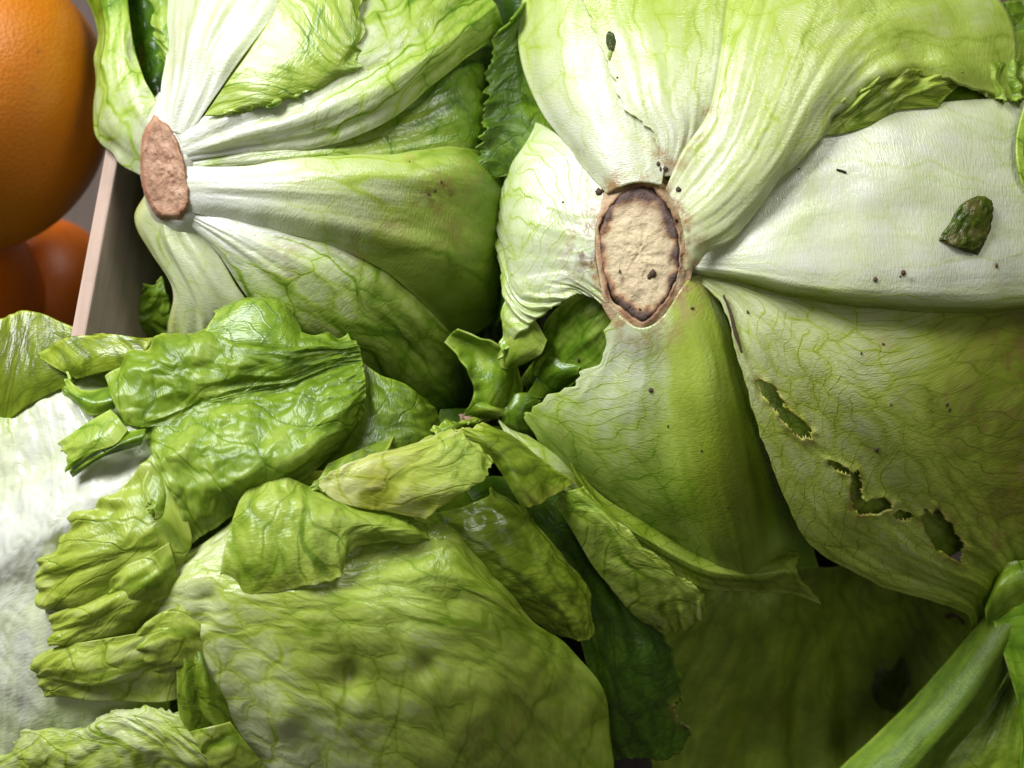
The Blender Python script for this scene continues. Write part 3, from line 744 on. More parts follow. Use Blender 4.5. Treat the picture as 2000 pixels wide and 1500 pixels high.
leaf(HA, DA, [[(1010, 300, -1.6), (1020, 400, -1.6), (1020, 500, -1.6), (1020, 620, -1.6)],
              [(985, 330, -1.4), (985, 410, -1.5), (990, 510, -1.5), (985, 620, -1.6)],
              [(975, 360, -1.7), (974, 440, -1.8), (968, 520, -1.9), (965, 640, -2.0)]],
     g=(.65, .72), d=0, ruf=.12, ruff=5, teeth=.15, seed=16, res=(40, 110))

# ---- head beside the crate board
SB = [(855, 380, 55, .75), (820, 385, 40, .7), (700, 470, 60, .4), (560, 510, 50, .5), (760, 440, 60, .4), (880, 460, 80, .4), (800, 318, 14, .9), (930, 350, 60, .35), (590, 350, 12, .6), (865, 360, 14, 1), (838, 378, 12, 1)]
leaf(HB, DB, [[(276, 345, -.5), (286, 310, -.3), (298, 270, -.3), (314, 235, -.5)],
              [(228, 312, -.5), (246, 270, .0), (268, 222, .1), (300, 190, -.2)],
              [(184, 255, -.7), (210, 212, .0), (243, 170, .1), (280, 150, -.3)],
              [(179, 150, -.8), (203, 130, -.1), (232, 105, .0), (262, 90, -.4)],
              [(188, 70, -.9), (208, 50, -.3), (230, 30, -.3), (250, 10, -.6)],
              [(158, -20, -1.2), (190, -40, -.8), (220, -60, -.7), (245, -80, -.9)]],
     g=(.10, .60), d=.0, fold=.08, foldf=4, ruf=.1, ruff=3, margins='lr', seed=21, res=(110, 70))
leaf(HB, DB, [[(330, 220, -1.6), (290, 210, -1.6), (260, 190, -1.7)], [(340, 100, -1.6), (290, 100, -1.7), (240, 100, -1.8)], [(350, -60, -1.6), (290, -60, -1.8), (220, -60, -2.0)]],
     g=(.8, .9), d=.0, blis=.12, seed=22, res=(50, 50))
leaf(HB, DB, [[(310, 262, .0), (330, 258, .1), (350, 262, .1), (362, 275, .0)],
              [(318, 170, -.4), (345, 165, .1), (385, 160, .15), (432, 172, .0)],
              [(322, 90, -.4), (360, 80, .2), (410, 78, .3), (480, 105, .1)],
              [(325, 0, -.4), (375, -10, .25), (450, -10, .35), (560, 0, .1)],
              [(330, -90, -.5), (390, -90, .2), (490, -90, .3), (620, -90, .1)]],
     mat='rib', g=(.03, .18), d=.15, fold=.12, foldf=6, seed=23, res=(110, 100))
leaf(HB, DB, [[(350, 150, -.6), (350, 90, -.5), (345, 30, -.5), (340, -60, -.6)], [(325, 130, -.4), (320, 80, -.2), (312, 30, -.2), (312, -60, -.3)],
              [(314, 110, -.7), (302, 66, -.5), (294, 22, -.5), (282, -60, -.6)]], mat='crisp', g=(.35, .55), d=.0, ruf=.15, ruff=4, teeth=.12, seed=24, res=(50, 90))
leaf(HB, DB, [[(400, 226, -.2), (440, 165, .1), (490, 95, .2), (540, 10, .2), (580, -90, .1)],
              [(428, 224, .0), (500, 182, .2), (565, 120, .3), (610, 40, .3), (640, -90, .2)],
              [(448, 220, .0), (530, 196, .15), (625, 150, .2), (668, 80, .3), (680, -90, .2)],
              [(452, 222, -.2), (545, 206, -.05), (660, 158, .0), (702, 85, .1), (690, -90, .1)]],
     g=(.28, .42), yel=.15, d=.5, fold=.04, foldf=8, teeth=.32, teethf=9, ruf=.10, ruff=7, seed=25, res=(90, 170))
leaf(HB, DB, [[(345, 262, .1), (350, 275, .12), (353, 288, .12), (356, 302, .1), (358, 316, .0)],
              [(450, 190, -.1), (462, 216, .1), (466, 246, .15), (464, 275, .1), (462, 300, -.2)],
              [(560, 110, .0), (592, 155, .2), (610, 200, .3), (615, 245, .3), (612, 290, -.1)],
              [(680, 0, .0), (722, 60, .3), (748, 120, .4), (752, 180, .6), (748, 240, .1)],
              [(780, -80, -.1), (830, -20, .2), (860, 40, .4), (872, 95, .6), (876, 140, .0)],
              [(880, -150, -.4), (930, -80, .0), (955, -20, .2), (970, 20, .4), (982, 60, -.2)]],
     g=(.0, .46), d=.15, fold=.12, foldf=5, seed=26, blis=.06, blisf=1.8, res=(140, 140), stains=SB)
leaf(HB, DB, [[(355, 308, -.1), (357, 318, .0), (358, 330, .0), (360, 342, -.1)],
              [(470, 280, -.3), (472, 296, -.1), (472, 312, .0), (470, 334, -.2)],
              [(610, 240, -.4), (622, 270, -.2), (625, 296, .0), (625, 325, -.1)],
              [(750, 170, -.5), (770, 220, -.3), (775, 270, -.1), (770, 318, .0)],
              [(870, 80, -.6), (895, 160, -.4), (905, 230, -.2), (895, 310, -.1)],
              [(970, 30, -1.1), (1000, 130, -.9), (1005, 220, -.7), (990, 320, -.6)]],
     g=(.04, .76), d=.05, fold=.08, foldf=4, seed=27, blis=.06, blisf=2.0, res=(120, 100), stains=SB)
leaf(HB, DB, [[(357, 325, .0), (359, 345, .12), (360, 365, .15), (360, 385, .12), (356, 410, .0)],
              [(480, 322, -.2), (490, 346, .1), (492, 372, .15), (484, 405, .1), (470, 438, -.3)],
              [(620, 305, -.2), (640, 340, .2), (642, 382, .2), (635, 432, .2), (612, 470, -.2)],
              [(760, 300, -.3), (790, 342, .25), (794, 398, .15), (780, 468, .2), (735, 520, -.3)],
              [(880, 290, -.4), (912, 345, .15), (922, 420, .05), (905, 520, .1), (820, 590, -.4)],
              [(975, 290, -.9), (1000, 350, -.4), (1005, 455, -.4), (985, 600, -.4), (900, 680, -.8)]],
     mat='rib', g=(.0, .70), yel=.10, d=.28, fold=.08, foldf=4, seed=28, blis=.06, blisf=2.0, res=(150, 130), stains=SB)
leaf(HB, DB, [[(362, 400, -.1), (356, 408, .0), (348, 414, .0), (338, 418, -.1)],
              [(545, 450, -.2), (502, 468, .1), (462, 480, .15), (420, 490, -.1)],
              [(690, 490, -.2), (622, 528, .25), (555, 560, .25), (480, 580, -.1)],
              [(800, 570, -.2), (725, 622, .25), (650, 668, .2), (570, 690, -.1)],
              [(890, 660, -.3), (835, 722, .1), (755, 770, .1), (650, 790, -.2)],
              [(960, 740, -.6), (905, 810, -.3), (825, 860, -.3), (710, 880, -.5)]],
     g=(.0, .82), d=.12, fold=.15, foldf=4, seed=29, blis=.05, blisf=1.8, res=(140, 130), stains=SB)
leaf(HB, DB, [[(285, 375, -.3), (308, 405, -.1), (330, 415, -.1), (355, 415, -.2)],
              [(262, 425, -.6), (312, 462, .0), (362, 482, .1), (422, 494, -.1)],
              [(290, 490, -.7), (336, 520, .0), (392, 542, .2), (462, 562, .0)],
              [(335, 560, -.6), (368, 590, .1), (424, 612, .25), (502, 622, .0)],
              [(325, 640, -.6), (372, 670, .1), (442, 690, .2), (532, 700, .0)],
              [(325, 730, -.8), (380, 750, -.1), (450, 770, .0), (550, 780, -.1)]],
     mat='rib', g=(.14, .16), yel=.14, d=-.05, fold=.16, foldf=5, seed=30, res=(110, 100), margins='l', rim_yel=.6)
leaf(HB, DB, [[(330, 660, -.9), (330, 620, -.9), (325, 580, -.9), (310, 540, -1.0)],
              [(270, 670, -.7), (270, 630, -.6), (290, 590, -.7), (298, 555, -.9)],
              [(190, 660, -1.0), (200, 625, -1.0), (250, 595, -1.0), (280, 555, -1.2)]], mat='crisp', g=(.5, .55), yel=.1, d=-.2, blis=.18, blisf=.7, ruf=.2, ruff=3, seed=31, res=(70, 90))

# ---- thin curled leaf edges in the hollow between the heads
leaf(HB, FLAT, [[(868, 668, .1), (880, 654, .0), (893, 642, .1)], [(892, 692, .1), (916, 670, -.25), (938, 660, .2)], [(914, 726, .2), (950, 702, -.2), (988, 682, .1)],
                [(926, 760, .1), (972, 738, .1), (1016, 724, -.4)], [(918, 790, -.1), (970, 785, .1), (1020, 765, -.5)], [(906, 808, -.4), (962, 818, -.2), (1010, 815, -.6)]],
     g=(.50, .56), yel=.15, d=1.0, ruf=.05, ruff=3, margins='lr', seed=33, res=(90, 60), thick=.0005)
leaf(HB, FLAT, [[(905, 812, -.2), (930, 790, .1), (960, 780, -.2)], [(930, 815, -.1), (955, 800, .15), (985, 790, -.2)], [(950, 822, -.3), (985, 812, -.1), (1012, 800, -.4)]],
     g=(.5, .55), yel=.2, d=1.0, seed=34, res=(40, 40), thick=.0005)
leaf(HB, FLAT, [[(985, 778, -.3), (1015, 768, -.1), (1062, 768, -.2)], [(982, 805, .0), (1015, 795, .1), (1055, 792, -.1)], [(978, 832, -.2), (1012, 828, .0), (1045, 838, -.3)], [(985, 855, -.6), (1015, 855, -.5), (1040, 860, -.6)]],
     g=(.58, .62), yel=.12, d=.9, seed=35, res=(50, 50), ruf=.05, ruff=2, margins='tl', thick=.0005)
leaf(HB, FLAT, [[(1025, 775, .0), (1045, 745, .2), (1050, 720, .1)], [(1060, 778, .1), (1075, 755, .3), (1070, 730, .1)], [(1100, 775, .0), (1110, 752, .2), (1100, 735, .0)], [(1140, 760, -.3), (1140, 745, -.2), (1130, 735, -.3)]],
     g=(.52, .48), yel=.1, d=.7, seed=39, res=(50, 40), thick=.0005)
leaf(HB, FLAT, [[(860, 800, -.8), (920, 800, -1.0), (1000, 830, -1.0)], [(850, 840, -.4), (930, 840, -.4), (1010, 860, -.4)], [(840, 880, -.2), (930, 890, -.3), (1030, 900, -.3)]],
     g=(.7, .8), yel=.1, d=.2, seed=36, res=(40, 60))
leaf(HB, FLAT, [[(975, 820, .4), (1000, 840, .3), (1030, 850, .2)], [(1000, 870, .7), (1040, 875, .6), (1080, 880, .4)], [(1040, 920, .7), (1090, 920, .6), (1140, 920, .4)], [(1080, 960, .4), (1130, 960, .4), (1180, 970, .2)]],
     g=(.22, .35), yel=.1, d=.5, seed=37, res=(60, 50), fold=.06)

# ---- wilted head
leaf(HC, DC, [[(-90, 1500, -.8, .10), (0, 1490, -.6, .10), (90, 1460, -.5, .12), (200, 1430, -.5, .18), (330, 1420, -.6, .35)],
              [(-90, 1330, -.5, .06), (0, 1310, -.2, .05), (80, 1285, -.1, .06), (180, 1250, -.2, .08), (330, 1200, -.5, .25)],
              [(-90, 1210, -.5, .03), (0, 1175, -.25, .03), (90, 1130, -.1, .03), (180, 1080, -.15, .04), (330, 1010, -.4, .1)],
              [(-90, 1140, -.1, .0), (0, 1095, .25, .0), (90, 1040, .40, .0), (180, 985, .35, .0), (330, 900, -.1, .1)],
              [(-90, 1060, -.3, .0), (0, 1015, .0, .0), (90, 965, .10, .0), (180, 920, .05, .02), (320, 860, -.3, .15)],
              [(-90, 990, -.6, .08), (0, 945, -.35, .08), (90, 900, -.3, .06), (180, 865, -.25, .06), (310, 820, -.5, .22)],
              [(-90, 880, -.5, .18), (0, 840, -.25, .15), (75, 800, -.2, .08), (150, 770, -.3, .1), (260, 740, -.7, .3)],
              [(-90, 810, -.9, .5), (0, 775, -.6, .4), (60, 750, -.6, .25), (130, 725, -.7, .3), (240, 695, -1.0, .4)]],
     mat='white', d=.0, blis=.07, blisf=.8, fold=.07, foldf=7, seed=41, res=(180, 130), crum=.02, crumf=.7, label='broad white outer rib of a leaf')
leaf(HC, DC, [[(-60, 860, -.9), (0, 835, -.5), (60, 790, -.3), (150, 745, -.3), (250, 715, -.5), (330, 700, -.6)],
              [(-60, 730, -.3), (0, 720, .0), (60, 700, .1), (150, 690, .1), (250, 680, -.1), (340, 675, -.3)],
              [(-60, 640, -.4), (0, 622, -.1), (60, 608, -.1), (150, 638, -.2), (250, 656, -.4), (420, 648, -.6)]],
     g=(.66, .64), yel=.6, d=.1, fold=.06, foldf=3, ruf=.03, seed=42, res=(80, 120), margins='t', gedge=-.1)
leaf(HC, DC, [[(150, 740, -.2), (210, 725, .0), (270, 715, -.1)], [(110, 720, .1), (190, 690, .3), (280, 690, .1)], [(70, 695, -.1), (150, 655, .2), (300, 660, .0)]],
     g=(.56, .5), yel=.55, d=.2, ruf=.05, ruff=3, seed=43, res=(50, 60))
# folded sheet: ridge, groove and bulge in one leaf
leaf(HC, DC, [[(208, 738, .1), (213, 762, .35), (228, 798, .35), (246, 832, .15), (272, 845, -.15), (288, 868, .1), (304, 905, .25), (342, 980, .25), (372, 1064, -.2)],
              [(254, 692, .1), (270, 720, .50), (292, 765, .40), (305, 812, .10), (318, 832, -.05), (330, 862, .20), (350, 905, .40), (382, 970, .35), (408, 1040, -.3)],
              [(325, 660, .1), (350, 692, .55), (374, 735, .38), (385, 775, .00), (388, 800, -.12), (392, 835, .20), (410, 890, .45), (438, 950, .40), (468, 1005, -.4)],
              [(405, 643, .1), (432, 680, .52), (458, 722, .28), (468, 758, -.10), (472, 780, -.20), (480, 815, .15), (502, 868, .45), (532, 920, .40), (562, 955, -.5)],
              [(505, 643, .0), (530, 680, .45), (548, 715, .20), (556, 742, -.12), (560, 762, -.22), (572, 795, .15), (592, 838, .45), (622, 872, .35), (648, 895, -.6)],
              [(602, 650, -.1), (622, 674, .32), (632, 694, .15), (638, 712, -.05), (644, 728, -.10), (654, 755, .20), (668, 790, .42), (684, 818, .25), (698, 842, -.7)],
              [(680, 655, -.4), (696, 668, .0), (702, 680, .05), (706, 694, .0), (708, 705, .0), (711, 728, .05), (714, 760, .10), (716, 790, .0), (720, 825, -.8)]],
     mat='crisp', g=(.46, .58), yel=.18, d=.33, blis=.11, blisf=.85, fold=.06, foldf=7, crum=.085, crumf=1.0, seed=44, res=(160, 200), margins='l', teeth=.10, teethf=7, ruf=.10, ruff=6, rufe=.12)
leaf(HC, DC, [[(560, 730, -.9), (500, 730, -.8), (430, 715, -.8), (390, 690, -.8)],
              [(585, 690, .0), (530, 680, .25), (450, 672, .2), (395, 662, .0)],
              [(590, 650, -.2), (545, 630, .3), (470, 628, .32), (404, 640, .1)],
              [(575, 618, -.5), (545, 596, .2), (480, 588, .3), (420, 615, .0)],
              [(572, 612, -.9), (548, 588, -.4), (475, 582, -.3), (416, 608, -.4)]],
     mat='fan', g=(.52, .40), yel=.12, d=.50, seed=45, res=(80, 90), teeth=.04, gedge=-.03)
leaf(HC, DC, [[(560, 960, -1.0), (600, 900, -.8), (650, 850, -.6), (690, 780, -.4), (700, 700, -.4)],
              [(640, 970, -.8), (680, 920, -.5), (720, 860, -.2), (740, 790, -.1), (740, 730, -.2)],
              [(720, 950, -.7), (760, 910, -.4), (790, 860, -.1), (790, 800, .0), (775, 745, -.2)],
              [(800, 920, -.9), (840, 880, -.6), (840, 850, -.4), (828, 800, -.3), (810, 765, -.4)],
              [(870, 900, -1.6), (890, 870, -1.3), (870, 835, -1.2), (850, 800, -1.0), (825, 775, -1.0)]],
     mat='crisp', g=(.68, .64), yel=.30, d=.25, blis=.06, blisf=1.2, fold=.08, seed=47, res=(110, 110))
# little leaves at its left end
leaf(HC, DC, [[(250, 840, .1), (232, 815, .2), (215, 798, .1)], [(225, 868, .3), (200, 845, .4), (180, 820, .2)], [(180, 885, .3), (160, 868, .4), (145, 845, .2)], [(132, 922, .1), (130, 890, .2), (113, 868, .0)]],
     g=(.38, .32), yel=.12, d=.55, seed=48, res=(60, 50), teeth=.06, ruf=.08, ruff=2)
leaf(HC, DC, [[(285, 838, .0), (282, 850, .3), (275, 868, .1)], [(240, 848, .1), (235, 868, .4), (225, 885, .1)], [(185, 880, .1), (190, 893, .4), (190, 900, .1)], [(135, 915, .0), (138, 925, .2), (142, 932, .0)]],
     g=(.62, .5), yel=.2, d=.4, seed=49, res=(50, 30))
leaf(HC, DC, [[(225, 800, .0), (222, 780, .3), (215, 755, .1)], [(180, 812, .1), (175, 785, .4), (165, 762, .2)], [(150, 790, .1), (140, 770, .3), (138, 745, .2)], [(125, 772, .0), (126, 752, .1), (131, 728, .0)]],
     g=(.58, .42), yel=.15, d=.2, seed=50, res=(50, 50), ruf=.1, ruff=2)
# frilled leaf over the white rib
leaf(HC, DC, [[(302, 878, .1), (345, 960, .1), (375, 1060, .0), (330, 1120, .0), (280, 1180, -.2)],
              [(222, 955, .2), (258, 1010, .4), (275, 1070, .5), (245, 1125, .3), (205, 1178, .0)],
              [(132, 1008, .2), (152, 1055, .5), (160, 1100, .6), (148, 1145, .4), (128, 1195, .0)],
              [(86, 1058, -.2), (74, 1090, .1), (69, 1130, .1), (72, 1170, .0), (88, 1206, -.3)]],
     mat='crisp', g=(.42, .30), yel=.40, d=.3, fold=.30, foldf=2.6, crum=.02, ruf=.10, ruff=3.5, rufe=.25, teeth=.06, teethf=6, seed=51, res=(120, 110), margins='tl', gedge=-.06)
leaf(HC, DC, [[(385, 1075, -.1), (345, 1130, -.1), (330, 1190, -.2), (320, 1240, -.4)],
              [(270, 1130, .2), (250, 1170, .5), (235, 1215, .3), (225, 1262, -.2)],
              [(170, 1175, .2), (160, 1210, .5), (155, 1240, .3), (150, 1272, -.1)],
              [(104, 1206, -.1), (98, 1230, .1), (102, 1252, .1), (112, 1272, -.2)]],
     mat='crisp', g=(.36, .26), yel=.4, d=.22, fold=.26, foldf=3, seed=52, res=(100, 90), margins='t', teeth=.05)
leaf(HC, DC, [[(400, 1200, .0), (380, 1250, .1), (375, 1300, .1), (370, 1360, -.3)],
              [(300, 1230, .2), (270, 1275, .3), (280, 1325, .25), (290, 1378, -.1)],
              [(195, 1250, .3), (175, 1300, .35), (180, 1340, .3), (200, 1372, .0)],
              [(112, 1262, .1), (98, 1295, .3), (102, 1330, .25), (120, 1364, -.1)],
              [(82, 1285, -.3), (70, 1310, -.1), (75, 1335, -.1), (95, 1355, -.4)]],
     mat='crisp', g=(.28, .32), yel=.4, d=.25, fold=.32, foldf=2.4, seed=53, res=(110, 90), margins='t')
leaf(HC, DC, [[(330, 1230, .1), (370, 1240, .2), (420, 1260, .0)], [(340, 1300, .3), (385, 1310, .5), (440, 1330, .1)], [(345, 1370, .2), (400, 1390, .5), (460, 1400, .1)], [(360, 1450, .0), (430, 1460, .3), (490, 1460, .0)], [(390, 1530, -.2), (460, 1530, .0), (530, 1530, -.2)]],
     mat='crisp', g=(.52, .5), yel=.3, d=.2, fold=.25, foldf=4, seed=54, res=(100, 60))
leaf(HC, DC, [[(-60, 1560, -.1), (60, 1560, .2), (180, 1560, .3), (320, 1560, .3), (450, 1570, .2), (560, 1580, .0)],
              [(-30, 1490, .0), (70, 1480, .4), (180, 1480, .5), (300, 1470, .5), (400, 1480, .4), (500, 1510, .1)],
              [(20, 1460, -.2), (70, 1430, .1), (165, 1430, .2), (240, 1405, .3), (340, 1410, .2), (440, 1440, -.1)],
              [(25, 1450, -.5), (60, 1420, -.3), (160, 1422, -.2), (220, 1388, -.1), (340, 1385, -.1), (420, 1420, -.4)]],
     mat='crisp', g=(.26, .20), yel=.25, d=.35, blis=.12, blisf=.9, ruf=.10, ruff=7, teeth=.12, seed=55, res=(90, 150))
for k, (rows_, g_, y_) in enumerate([
    ([[(330, 1060, .2), (345, 1110, .2), (350, 1160, .0)], [(290, 1085, .4), (298, 1130, .5), (300, 1180, .2)], [(245, 1105, .3), (250, 1150, .5), (255, 1200, .1)], [(215, 1130, .0), (212, 1165, .2), (225, 1205, -.2)]], (.40, .28), .35),
    ([[(300, 900, -.1), (335, 950, .0), (365, 1030, -.2)], [(280, 945, .2), (305, 990, .35), (325, 1050, .1)], [(290, 985, .2), (300, 1005, .35), (300, 1045, .15)]], (.5, .4), .3),
    ([[(380, 1180, .2), (400, 1230, .2), (420, 1290, .1)], [(330, 1190, .4), (345, 1240, .55), (360, 1300, .3)], [(290, 1215, .3), (300, 1255, .5), (315, 1310, .2)], [(262, 1240, .0), (268, 1270, .2), (285, 1310, -.1)]], (.38, .26), .4),
    ([[(450, 1410, .3), (480, 1450, .3), (520, 1500, .2)], [(410, 1420, .5), (430, 1470, .6), (460, 1520, .4)], [(370, 1430, .3), (385, 1480, .4), (400, 1530, .2)], [(335, 1440, .0), (345, 1490, .1), (350, 1540, .0)]], (.36, .24), .3),
    ([[(640, 905, .0), (700, 880, .1), (770, 850, .0)], [(620, 935, .2), (680, 915, .35), (750, 890, .2)], [(600, 955, .0), (650, 955, .15), (700, 940, .05)]], (.6, .5), .35),
    ([[(830, 880, -.2), (880, 850, -.1), (930, 835, -.2)], [(850, 850, .1), (890, 832, .2), (935, 822, .1)], [(840, 840, -.1), (890, 822, .0), (940, 815, -.1)]], (.6, .52), .4)]):
    leaf(HC, DC, rows_, mat='crisp', g=g_, yel=y_, d=.28, ruf=.10, ruff=3, rufe=.5, margins='t', teeth=.08, teethf=5, fold=.08, foldf=3, seed=80 + k, res=(60, 60), thick=.0005)
# big front leaf, growing from the lower right
ROWS = [[(545, 1560, .0), (650, 1570, .3), (780, 1570, .5), (920, 1570, .4), (1060, 1570, .2), (1190, 1570, -.4)],
              [(470, 1455, .0), (590, 1440, .5), (740, 1430, .7), (900, 1420, .6), (1060, 1440, .3), (1195, 1470, -.5)],
              [(385, 1350, .0), (500, 1310, .6), (660, 1300, .8), (860, 1290, .7), (1040, 1320, .3), (1180, 1350, -.5)],
              [(320, 1240, -.1), (430, 1210, .6), (590, 1200, .8), (780, 1190, .8), (970, 1205, .3), (1110, 1260, -.5)],
              [(274, 1186, -.3), (385, 1130, .4), (540, 1140, .6), (730, 1140, .4), (905, 1140, .5), (1040, 1205, -.5)],
              [(330, 1110, -.4), (430, 1060, .1), (560, 1080, .2), (740, 1095, .0), (880, 1075, .1), (990, 1150, -.6)],
              [(385, 1060, -.7), (480, 1000, -.2), (580, 1020, -.2), (740, 1050, -.3), (860, 1030, -.2), (950, 1100, -.9)]]
ROWS = [[r[j] for r in ROWS] for j in reversed(range(6))]
leaf(HC, DC, ROWS,
     mat="front", g=(.44, .13), yel=.26, label='large wilted front leaf with dark veins', crum=.006, crumf=1.5, d=.25, blis=.15, blisf=2.4, fold=.08, foldf=6, dents=[(400, 1175, 24, .22), (395, 1215, 20, .15), (682, 1325, 26, .30), (830, 1305, 22, .15), (560, 1390, 30, -.15)], seed=56, res=(190, 180), margins='',  # base is greener; paler left pigment also paints in its brighter lighting
     stains=[(680, 1325, 26, .35), (830, 1300, 30, .3), (1000, 1420, 160, .25)])
leaf(HC, DC, [[(492, 946, -.2), (520, 936, .0), (548, 930, .0), (580, 940, -.1), (620, 955, -.2), (680, 972, -.3), (760, 993, -.3), (830, 1022, -.5)],
              [(455, 1010, .2), (495, 1000, .5), (540, 990, .6), (590, 985, .6), (650, 1000, .5), (710, 1012, .4), (770, 1024, .3), (835, 1045, -.1)],
              [(432, 1095, .3), (485, 1085, .65), (545, 1072, .75), (600, 1060, .75), (652, 1050, .6), (700, 1035, .45), (765, 1040, .35), (840, 1055, -.1)],
              [(428, 1152, .1), (485, 1166, .4), (560, 1152, .55), (620, 1142, .65), (666, 1130, .6), (678, 1078, .25), (752, 1062, .05), (838, 1070, -.3)]],
     mat='crisp', g=(.40, .46), yel=.25, d=.5, blis=.08, blisf=1.1, seed=57, res=(100, 150), teeth=.14, teethf=4, ruf=.10, ruff=3.3, margins='t', rim_yel=.3)
# leaves behind its right shoulder
leaf(HC, DC, [[(780, 990, -.6), (860, 1000, -.3), (950, 970, -.3), (960, 950, -.6)],
              [(850, 1050, -.5), (930, 1060, .0), (1020, 1030, .0), (1030, 1000, -.5)],
              [(920, 1120, -.6), (1000, 1130, .0), (1080, 1110, .0), (1095, 1080, -.6)],
              [(1000, 1180, -.7), (1080, 1190, -.1), (1130, 1180, -.1), (1145, 1150, -.7)],
              [(1080, 1240, -.9), (1120, 1250, -.4), (1150, 1250, -.4), (1160, 1230, -.9)]],
     g=(.55, .52), yel=.4, d=.05, blis=.08, seed=58, res=(100, 70), fold=.06)
YR = [[(618, 945, -.1, .20, .9), (655, 978, .0, .20, .9), (705, 992, .0, .22, .9), (765, 1003, -.1, .25, .9), (832, 1016, -.2, .3, .8)],
      [(658, 915, .3, .20, .8), (700, 932, .4, .22, .8), (760, 950, .35, .24, .8), (825, 968, .3, .28, .7), (898, 966, .2, .38, .5)],
      [(715, 890, .4, .20, .7), (760, 895, .5, .24, .7), (820, 908, .5, .30, .6), (885, 925, .45, .40, .4), (948, 936, .4, .45, .3)],
      [(798, 866, .35, .28, .6), (830, 862, .5, .30, .6), (872, 868, .55, .40, .4), (912, 882, .5, .45, .3), (958, 912, .4, .45, .3)],
      [(858, 843, .1, .28, .6), (875, 838, .3, .3, .6), (898, 843, .4, .34, .5), (922, 860, .4, .38, .4), (962, 897, .3, .4, .4)]]
YR = [[(p[0], p[1], p[2] + (0, .08, .2, .34, .5)[j], p[3], p[4]) for j, p in enumerate(r)] for r in YR]
leaf(HC, DC, YR,
     label='yellowed curled flap', mat='crisp', d=.45, blis=.04, blisf=.8, seed=59, res=(110, 100), teeth=.07, teethf=7, margins='lrt', ruf=.04, ruff=4, rufe=.2)
leaf(HC, DC, [[(880, 838, .0), (925, 870, .2), (965, 905, .2), (1000, 960, .2), (1018, 990, .0)],
              [(905, 838, .3), (950, 860, .5), (990, 895, .5), (1020, 945, .4), (1050, 985, .1)],
              [(930, 832, .1), (975, 848, .3), (1020, 885, .3), (1055, 930, .2), (1080, 968, .0)],
              [(955, 830, -.4), (1000, 850, -.2), (1050, 890, -.1), (1095, 925, -.1), (1125, 940, -.2)]],
     g=(.5, .56), yel=.35, d=.4, ruf=.10, ruff=3, seed=60, res=(70, 110), margins='lr', rim_yel=.25, gedge=-.14, rufe=.25)
leaf(HC, DC, [[(580, 930, -.6), (620, 920, -.3), (680, 925, -.4)], [(590, 950, -.5), (640, 950, -.2), (700, 955, -.3)], [(610, 980, -.6), (660, 985, -.4), (720, 990, -.6)]], g=(.4, .4), yel=.7, d=.1, seed=61, res=(30, 40))
# dark sheet with its bright rolled margin
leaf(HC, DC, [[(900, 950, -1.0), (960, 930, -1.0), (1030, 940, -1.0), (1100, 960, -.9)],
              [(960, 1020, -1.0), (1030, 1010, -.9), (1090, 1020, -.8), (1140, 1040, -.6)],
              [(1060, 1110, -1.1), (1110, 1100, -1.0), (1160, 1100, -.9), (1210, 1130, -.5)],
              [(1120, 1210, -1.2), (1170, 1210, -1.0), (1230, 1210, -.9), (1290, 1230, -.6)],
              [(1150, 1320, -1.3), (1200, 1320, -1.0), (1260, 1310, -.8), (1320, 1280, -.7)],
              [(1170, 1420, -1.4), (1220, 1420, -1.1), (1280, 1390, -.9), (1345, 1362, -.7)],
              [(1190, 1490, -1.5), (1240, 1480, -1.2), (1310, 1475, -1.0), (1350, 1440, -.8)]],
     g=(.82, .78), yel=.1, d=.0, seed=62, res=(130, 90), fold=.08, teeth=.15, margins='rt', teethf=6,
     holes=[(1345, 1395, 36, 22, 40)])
leaf(HC, DC, [[(1082, 985, -.3), (1100, 965, .1), (1125, 955, .3), (1140, 950, .1)],
              [(1115, 1032, -.4), (1145, 1012, .3), (1180, 1005, .6), (1200, 1012, .5)],
              [(1150, 1092, -.5), (1190, 1072, .3), (1225, 1060, .75), (1252, 1062, .7)],
              [(1195, 1152, -.5), (1240, 1132, .3), (1290, 1118, .8), (1322, 1118, .8)],
              [(1245, 1207, -.5), (1285, 1192, .2), (1335, 1168, .7), (1370, 1160, .8)],
              [(1290, 1238, -.6), (1325, 1234, -.1), (1360, 1218, .3), (1376, 1195, .5)]],
     mat='crisp', g=(.40, .28), yel=.20, d=.15, crum=.0, blis=.04, blisf=.9, seed=63, res=(120, 80), teeth=.07, margins='rt', ruf=.10, ruff=4, rim_yel=.2)
